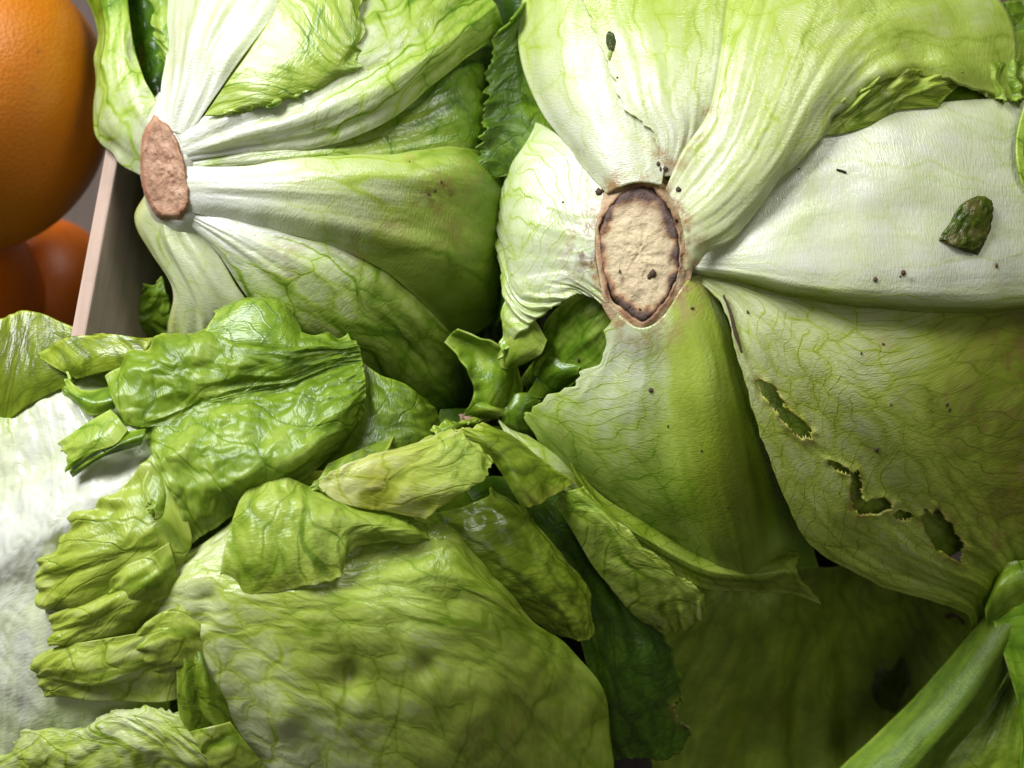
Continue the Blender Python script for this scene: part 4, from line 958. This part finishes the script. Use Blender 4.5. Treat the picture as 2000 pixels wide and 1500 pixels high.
# ---- low shaded head
leaf(HD, FLAT, [[(1105, 880, .4), (1120, 920, .6), (1125, 945, .5)], [(1170, 965, .5), (1180, 1000, .8), (1190, 1030, .5)], [(1260, 1020, .4), (1275, 1060, .8), (1290, 1100, .3)],
                [(1360, 1075, .2), (1370, 1110, .6), (1375, 1150, .1)], [(1450, 1092, .1), (1460, 1125, .5), (1465, 1160, -.2)], [(1530, 1078, .0), (1535, 1115, .4), (1545, 1160, -.3)],
                [(1562, 1078, -.1), (1558, 1120, .2), (1605, 1182, -.5)]],
     mat='fan', g=(.52, .42), yel=.35, d=.65, seed=71, res=(130, 60), fold=.06, foldf=4, margins='t', teeth=.06)
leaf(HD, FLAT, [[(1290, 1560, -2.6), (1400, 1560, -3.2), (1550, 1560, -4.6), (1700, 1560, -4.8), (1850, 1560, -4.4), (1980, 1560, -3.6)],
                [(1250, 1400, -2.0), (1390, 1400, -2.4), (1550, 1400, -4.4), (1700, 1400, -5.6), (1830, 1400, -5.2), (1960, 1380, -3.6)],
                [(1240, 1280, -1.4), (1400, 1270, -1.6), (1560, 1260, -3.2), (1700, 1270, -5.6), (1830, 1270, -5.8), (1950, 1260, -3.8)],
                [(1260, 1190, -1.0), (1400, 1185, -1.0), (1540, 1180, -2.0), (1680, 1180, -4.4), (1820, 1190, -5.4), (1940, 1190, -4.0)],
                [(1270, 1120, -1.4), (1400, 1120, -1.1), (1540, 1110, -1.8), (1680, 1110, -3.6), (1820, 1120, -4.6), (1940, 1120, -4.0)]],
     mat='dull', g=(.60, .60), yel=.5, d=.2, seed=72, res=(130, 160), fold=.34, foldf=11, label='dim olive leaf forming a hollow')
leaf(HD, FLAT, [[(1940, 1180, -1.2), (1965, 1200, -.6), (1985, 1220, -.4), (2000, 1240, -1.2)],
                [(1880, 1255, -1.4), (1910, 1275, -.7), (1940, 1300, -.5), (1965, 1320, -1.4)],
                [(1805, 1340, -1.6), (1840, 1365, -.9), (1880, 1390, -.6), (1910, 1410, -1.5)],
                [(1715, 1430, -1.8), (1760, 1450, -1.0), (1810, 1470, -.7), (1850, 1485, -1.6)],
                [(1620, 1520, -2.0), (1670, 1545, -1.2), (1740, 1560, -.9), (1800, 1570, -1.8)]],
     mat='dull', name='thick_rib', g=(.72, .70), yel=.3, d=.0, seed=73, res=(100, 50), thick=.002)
leaf(HD, FLAT, [[(1800, 1570, -1.7), (1880, 1570, -1.7), (2000, 1570, -1.6)], [(1850, 1480, -1.6), (1930, 1480, -1.5), (2010, 1480, -1.3)], [(1910, 1410, -1.7), (1960, 1410, -1.5), (2010, 1410, -1.4)], [(1970, 1320, -1.8), (1990, 1320, -1.6), (2020, 1320, -1.5)]],
     mat='fan', g=(.55, .6), yel=.35, d=.0, seed=74, res=(60, 50), fold=.08)
leaf(HD, FLAT, [[(1930, 1190, -.7), (1990, 1170, -.3), (2060, 1160, -.2)], [(1955, 1260, -.6), (2000, 1260, -.2), (2070, 1260, .0)], [(1985, 1360, -.6), (2020, 1360, -.2), (2080, 1360, .0)], [(1995, 1450, -.7), (2030, 1450, -.3), (2080, 1450, -.1)], [(1985, 1560, -.9), (2030, 1560, -.4), (2080, 1560, -.2)]],
     g=(.5, .6), d=.0, seed=75, res=(80, 40), fold=.05)
leaf(HD, FLAT, [[(1930, 1230, -.9), (1960, 1200, -.5), (2010, 1180, -.3), (2060, 1170, -.3)], [(1925, 1190, -.5), (1950, 1150, -.1), (2000, 1125, .0), (2060, 1120, .0)], [(1940, 1150, -.9), (1960, 1110, -.5), (2000, 1090, -.4), (2060, 1085, -.4)]],
     g=(.5, .55), yel=.2, d=.0, seed=76, res=(50, 60), ruf=.08, ruff=3)

# ------------------------------------------------------------------ cut stems
def cut_stem(parent, outline, dome, d0, depth, seed, pink, sides=(0, 0), rim=0.16, darks=()):
    """sawn stem butt: rough face with raised browned rim and a neck going down among the leaf bases.
    outline: pixel points round the face (closed), sides: pixel shift of the neck's lower end"""
    n, rings = 96, 26
    O = np.array(outline + outline[:1], float)
    Oc = resample(O, n + 1, 0)[:-1]
    c = Oc.mean(0)
    q = np.arctan2(Oc[:, 1] - c[1], Oc[:, 0] - c[0])
    Oc = c + (Oc - c) * (1 + 0.05 * noise(np.cos(q) * 3, np.sin(q) * 3, seed + 1) + 0.035 * noise(np.cos(q) * 9, np.sin(q) * 9, seed + 2))[:, None]
    V = []; pig = []
    for k in range(rings + 1):
        r = k / rings
        p = c + (Oc - c) * r
        w = dome(p[:, 0], p[:, 1]) + d0 - 0.10 * r * 0 + rim * np.exp(-((r - 0.86) / 0.10) ** 2) - 0.22 * max(0, r - 0.90) / 0.10
        w = w + 0.05 * noise(p[:, 0] / 22, p[:, 1] / 22, seed) + 0.03 * noise(p[:, 0] / 7, p[:, 1] / 7, seed + 3)
        V.append(to_world(p[:, 0], p[:, 1], w))
        ang = np.arctan2(p[:, 1] - c[1], p[:, 0] - c[0])
        ox = smooth(0.70, 0.90, r + 0.16 * noise(np.cos(ang) * 2.5, np.sin(ang) * 2.5, seed) + 0.06 * noise(np.cos(ang) * 9, np.sin(ang) * 9, seed)) * (0.78 if not pink else 0.6)
        dk = np.zeros(n)
        for (qx, qy, qr, qs) in darks:
            dk = np.maximum(dk, qs * np.clip(1.25 - np.hypot(p[:, 0] - qx, p[:, 1] - qy) / qr, 0, 1))
        ox = ox + 0.7 * dk
        pig.append(np.stack([ox + 0 * ang, np.full(n, pink), dk + 0 * ang], -1))
    for k in (1, 2, 3, 4):
        p = Oc + (np.array(sides) * k / 4)
        p = c + np.array(sides) * k / 4 + (Oc - c) * (1.0 + 0.03 * k)
        w = dome(Oc[:, 0], Oc[:, 1]) + d0 - 0.35 - depth * k / 4
        V.append(to_world(p[:, 0], p[:, 1], w))
        pig.append(np.stack([np.full(n, 0.25), np.full(n, pink * 0.6), np.zeros(n)], -1))
    V = np.concatenate(V); pig = np.concatenate(pig)
    nr = rings + 5
    idx = np.arange(nr * n).reshape(nr, n); nx = np.roll(idx, -1, 1)
    F = np.stack([idx[:-1], idx[1:], nx[1:], nx[:-1]], -1).reshape(-1, 4)
    o = mesh_obj('cut_stem', V, F[:, ::-1] if np.dot(np.cross(V[F[n * 5][1]] - V[F[n * 5][0]], V[F[n * 5][3]] - V[F[n * 5][0]]), NV) < 0 else F, M['stem'], parent, pig=pig)
    SURF.append((V, F))
    return o

def collar(parent, outline, dome, d0, seed, spread=1.55, drop=.5, sides=(0, 0), rust=.5, g=.06, tissue=False):
    """pale crown of leaf bases that wraps the cut stem"""
    n, rings = 110, 30
    O = np.array(outline + outline[:1], float)
    Oc = resample(O, n + 1, 0)[:-1]; c = Oc.mean(0)
    V = []; pig = []; uv = []
    for k in range(rings):
        t_ = k / (rings - 1)
        a_ = np.arctan2(Oc[:, 1] - c[1], Oc[:, 0] - c[0])
        r0 = 0.91 + 0.07 * noise(np.cos(a_) * 3, np.sin(a_) * 3, seed + 8) + 0.03 * noise(np.cos(a_) * 11, np.sin(a_) * 11, seed + 9)
        r = r0 + (spread - r0) * t_ * (1 + 0.12 * noise(np.cos(a_) * 2, np.sin(a_) * 2, seed))
        p = c + (Oc - c) * r[:, None] + np.array(sides) * t_
        w = dome(p[:, 0], p[:, 1]) + d0 - 0.05 * np.exp(-(t_ / 0.06) ** 2) - drop * t_ ** 1.3 + 0.06 * noise(np.cos(a_) * 4, np.sin(a_) * 4, t_ * 2 + seed)
        V.append(to_world(p[:, 0], p[:, 1], w))
        stt = np.clip(0.30 + 0.5 * noise(np.cos(a_) * 4, np.sin(a_) * 4, t_ * 3 + seed) + 0.35 * np.exp(-(t_ / 0.3) ** 2), 0, 1)
        ru = rust * np.exp(-(t_ / 0.35) ** 2) * (0.6 + 0.8 * noise(np.cos(a_) * 3, np.sin(a_) * 3, seed + 4))
        pig.append(np.stack([stt, np.full(n, .15), np.clip(ru * .3, 0, 1), np.zeros(n)], -1) if tissue else np.stack([np.full(n, g), np.full(n, .12), np.clip(ru, 0, 1), np.zeros(n)], -1))
        uv.append(np.stack([a_ * 1.5, np.full(n, t_ * 1.5)], -1))
    V = np.concatenate(V); idx = np.arange(rings * n).reshape(rings, n); nx = np.roll(idx, -1, 1)
    F = np.stack([idx[:-1], idx[1:], nx[1:], nx[:-1]], -1).reshape(-1, 4)
    if np.dot(np.cross(V[F[5][1]] - V[F[5][0]], V[F[5][3]] - V[F[5][0]]), NV) < 0: F = F[:, ::-1]
    o = mesh_obj('leaf_base', V, F, M['stem'] if tissue else M['rib'], parent, pig=np.concatenate(pig), uv=np.concatenate(uv))
    SURF.append((V, F))
OUT_A = [(1195, 380), (1230, 355), (1275, 362), (1310, 400), (1330, 450), (1334, 510), (1322, 560), (1295, 610), (1260, 640), (1225, 625), (1192, 585), (1172, 530), (1165, 470), (1172, 420)]
OUT_B = [(300, 228), (328, 240), (350, 280), (364, 330), (372, 385), (366, 420), (335, 432), (300, 415), (280, 370), (273, 310), (282, 255)]
collar(HA, OUT_A, DA, 0.05, 2, spread=1.22, drop=.16, g=.14, rust=1.0, tissue=True)
collar(HB, OUT_B, DB, 0.30, 6, spread=1.45, drop=.75, sides=(22, 0), rust=.25, g=.03)
cs = cut_stem(HA, OUT_A, DA, -0.02, 2.0, 3, 0.0, rim=.04, darks=[(1225, 368, 42, .9), (1265, 372, 46, 1), (1300, 400, 36, .8), (1316, 440, 26, .8), (1326, 500, 24, 1), (1318, 555, 26, .7), (1300, 590, 22, .5), (1215, 612, 30, .6), (1250, 632, 26, .6), (1178, 480, 12, .6), (1188, 420, 14, .7), (1275, 537, 9, 1), (1215, 545, 6, .8)])
cs['label'] = 'tan cut face with scorched brown rim'
cs = cut_stem(HB, OUT_B, DB, 0.42, 1.4, 8, 0.85, sides=(25, 0), rim=.04)
cs['label'] = 'pinkish brown cut face seen at an angle'

# ------------------------------------------------------------------ crumbs and scraps lying on the leaves
off = 0; allV = []; allF = []
for v_, f_ in SURF:
    allV.append(v_); allF.append(f_ + off); off += len(v_)
BVH = BVHTree.FromPolygons(np.concatenate(allV).tolist(), np.concatenate(allF).tolist())
def surface_at(px, py):
    c, d = view_ray(px, py)
    hit, nrm, i, dist = BVH.ray_cast(Vector(c), Vector(d))
    if hit is None: hit = Vector(to_world(px, py, 0.0)); nrm = Vector(NV)
    if nrm.dot(Vector(NV)) < 0: nrm = -nrm
    return np.array(hit), np.array(nrm)

def lay(rows, lift, name, mat, label, cat, res=(24, 20), rough=0.02, thick=0.0006, pigc=None, group=None, seed=0):
    """thin scrap drawn as a control grid of pixels, laid just above whatever is under it"""
    C = np.array([[(p[0], p[1], p[2] if len(p) > 2 else 0.0) for p in r] for r in rows], float)
    G = resample(resample(C, res[0], 0), res[1], 1)
    cx, cy = C[..., 0].mean(), C[..., 1].mean()
    h, n = surface_at(cx, cy)
    P = np.zeros(G.shape[:2] + (3,))
    for i in range(res[0]):
        for j in range(res[1]):
            c, d = view_ray(G[i, j, 0], G[i, j, 1])
            t = np.dot(h - c, n) / np.dot(d, n)
            P[i, j] = c + d * t + n * (lift + G[i, j, 2]) * 0.01
    P += n * (0.01 * rough * noise(G[..., 0] / 9, G[..., 1] / 9, seed))[..., None]
    V = P.reshape(-1, 3)
    idx = np.arange(len(V)).reshape(res)
    F = np.stack([idx[:-1, :-1], idx[1:, :-1], idx[1:, 1:], idx[:-1, 1:]], -1).reshape(-1, 4)
    if np.dot(np.cross(V[F[0][1]] - V[F[0][0]], V[F[0][3]] - V[F[0][0]]), NV) < 0: F = F[:, ::-1]
    pig = uv = None
    if pigc is not None:
        pig = np.tile(np.array(pigc, float), (len(V), 1))
        g2 = np.stack(np.meshgrid(np.linspace(0, 2, res[0]), np.linspace(0, 2, res[1]), indexing='ij'), -1)
        uv = g2.reshape(-1, 2)
    o = mesh_obj(name, V, F, M[mat] if isinstance(mat, str) else mat, None, origin=h, pig=pig, uv=uv, thick=thick)
    return tag(o, label, cat, group)

lay([[(1905, 384, .05), (1922, 386, .02), (1938, 398, .0)], [(1875, 400, .05), (1905, 410, .12), (1936, 425, .02)], [(1856, 432, .03), (1885, 445, .09), (1928, 455, .03)],
     [(1832, 468, .0), (1868, 482, .12), (1918, 478, .04)], [(1845, 472, -.02), (1880, 492, .02), (1908, 498, .0)]], .05, 'leaf_scrap', 'leaf',
    'dark green torn leaf scrap on the broad white leaf', 'leaf scrap', pigc=(.92, .35, .25), rough=.06)
lay([[(1184, 70), (1192, 64, .05), (1200, 68)], [(1184, 84), (1194, 84, .12), (1203, 82)], [(1190, 100), (1196, 100, .05), (1200, 98)]], .03, 'leaf_scrap', 'leaf',
    'tiny dark green leaf bit on the pale leaf above the scorched stem', 'leaf scrap', pigc=(1, .2, .2), res=(14, 12), rough=.04)
lay([[(1190, 98), (1193, 98, .03), (1196, 98)], [(1187, 108), (1191, 108, .05), (1195, 108)], [(1188, 118), (1190, 118, .02), (1192, 118)]], .02, 'leaf_scrap', 'leaf',
    'pale sliver hanging below the tiny dark leaf bit', 'leaf scrap', pigc=(.25, .3, .1), res=(10, 8), rough=.02)
lay([[(1411, 578), (1413, 577, .04), (1415, 577)], [(1423, 612), (1426, 611, .06), (1429, 610)], [(1430, 645), (1434, 644, .06), (1438, 643)], [(1440, 672), (1442, 671, .04), (1445, 670)], [(1446, 690), (1448, 690, .02), (1450, 689)]],
    .03, 'dry_stalk', 'twig', 'thin dark brown dry sliver along the leaf edge beside the green midrib', 'dry stalk', res=(26, 6))
lay([[(895, 822), (895, 828, .1), (898, 834)], [(920, 818), (922, 826, .16), (924, 833)], [(950, 814), (952, 820, .16), (953, 829)], [(972, 812), (974, 816, .08), (975, 821)]],
    .15, 'dry_stalk', 'pale_twig', 'pale brown dry stalk lying in the gap between three lettuces', 'dry stalk', res=(24, 8), rough=.08)
lay([[(1845, 1195), (1848, 1198, .1), (1850, 1204)], [(1865, 1192), (1868, 1196, .15), (1870, 1201)], [(1885, 1208), (1884, 1212, .1), (1882, 1217)]],
    .25, 'dry_stalk', 'twig', 'dark dry stalk end poking from the shadow under the torn leaf tip', 'dry stalk', res=(18, 8), rough=.04)
lay([[(1633, 330), (1634, 332, .03), (1634, 334)], [(1643, 332), (1643, 334, .05), (1643, 337)], [(1653, 336), (1653, 338, .02), (1652, 340)]],
    .02, 'dry_stalk', 'twig', 'tiny brown splinter lying on the broad white leaf', 'dry stalk', res=(10, 5))

CRUMB_PLACES = [(1190, 400, 1320, 610, 'dark soil crumb on the tan cut face of the scorched stem'), (1160, 365, 1185, 385, 'dark crumb on the pale leaf base touching the scorched stem'),
    (1280, 300, 1340, 440, 'dark crumb in the brown stained leaf base above the scorched stem'), (1690, 500, 2000, 560, 'brown crumb along the thick edge of the broad white leaf'),
    (1200, 100, 1215, 160, 'tiny crumb below the dark leaf bit on the pale ribbed leaf'), (1600, 660, 1900, 900, 'brown crumb on the torn pale leaf with holes'),
    (790, 300, 880, 400, 'tiny brown crumb among rust specks beside the crate-side head rib'), (1260, 740, 1430, 1000, 'small brown crumb on the leaf with the green midrib'),
    (1090, 380, 1140, 720, 'tiny crumb on the fan veined leaf beside the scorched stem'), (1340, 590, 1480, 620, 'tiny crumb where the green midrib leaves the scorched stem'), (1550, 320, 1570, 340, 'tiny crumb beside the ribbed leaf edge on the white leaf')]
rng = random.Random(5)
def crumb(px, py, r0, label='tiny dark soil crumb stuck to a pale lettuce leaf', mat='soil'):
    for (x0, y0, x1, y1, text) in CRUMB_PLACES:
        if x0 <= px <= x1 and y0 <= py <= y1:
            label = text; break
    h, n = surface_at(px, py)
    r = r0 * .8
    k = r * DIST * FOV / 2000
    V = []; 
    base = [(0, 0, 1), (.9, 0, .45), (.28, .85, .45), (-.72, .53, .45), (-.72, -.53, .45), (.28, -.85, .45), (.72, .53, -.3), (-.28, .85, -.3), (-.9, 0, -.3), (-.28, -.85, -.3), (.72, -.53, -.3), (0, 0, -.5)]
    F = [(0, 1, 2), (0, 2, 3), (0, 3, 4), (0, 4, 5), (0, 5, 1), (1, 6, 2), (2, 7, 3), (3, 8, 4), (4, 9, 5), (5, 10, 1), (6, 7, 2), (7, 8, 3), (8, 9, 4), (9, 10, 5), (10, 6, 1),
         (11, 7, 6), (11, 8, 7), (11, 9, 8), (11, 10, 9), (11, 6, 10)]
    t1 = np.cross(n, RX); t1 /= np.linalg.norm(t1); t2 = np.cross(n, t1)
    sx, sy = rng.uniform(.7, 1.4), rng.uniform(.6, 1.1)
    for b_ in base:
        j = [x * rng.uniform(.75, 1.25) for x in b_]
        V.append(h + (t1 * j[0] * sx + t2 * j[1] * sy + n * (j[2] * .55 + .15)) * k)
    o = mesh_obj('soil_crumb', np.array(V), F, M[mat], None, origin=h)
    return tag(o, label, 'crumb', 'soil crumbs on the lettuce')
for (x, y, r) in [(1170, 376, 9), (1178, 372, 5), (1710, 546, 6), (1764, 533, 6), (1758, 540, 3), (1946, 519, 6), (1460, 610, 5), (1712, 878, 6), (1272, 762, 6), (1352, 602, 5),
                  (1325, 370, 7), (1286, 320, 6), (1300, 330, 8), (1290, 330, 5), (1206, 152, 4), (1275, 535, 9), (1268, 540, 6), (1305, 832, 4), (1370, 880, 3), (1420, 990, 3), (1100, 395, 4),
                  (1682, 690, 4), (1725, 672, 4), (1850, 790, 5), (1740, 790, 4), (1855, 800, 4), (1130, 703, 5), (850, 372, 4), (838, 378, 3), (862, 355, 3), (800, 316, 3), (1210, 530, 4), (1230, 598, 4), (1250, 604, 4), (1560, 330, 3), (1320, 430, 5)]:
    crumb(x, y, r)
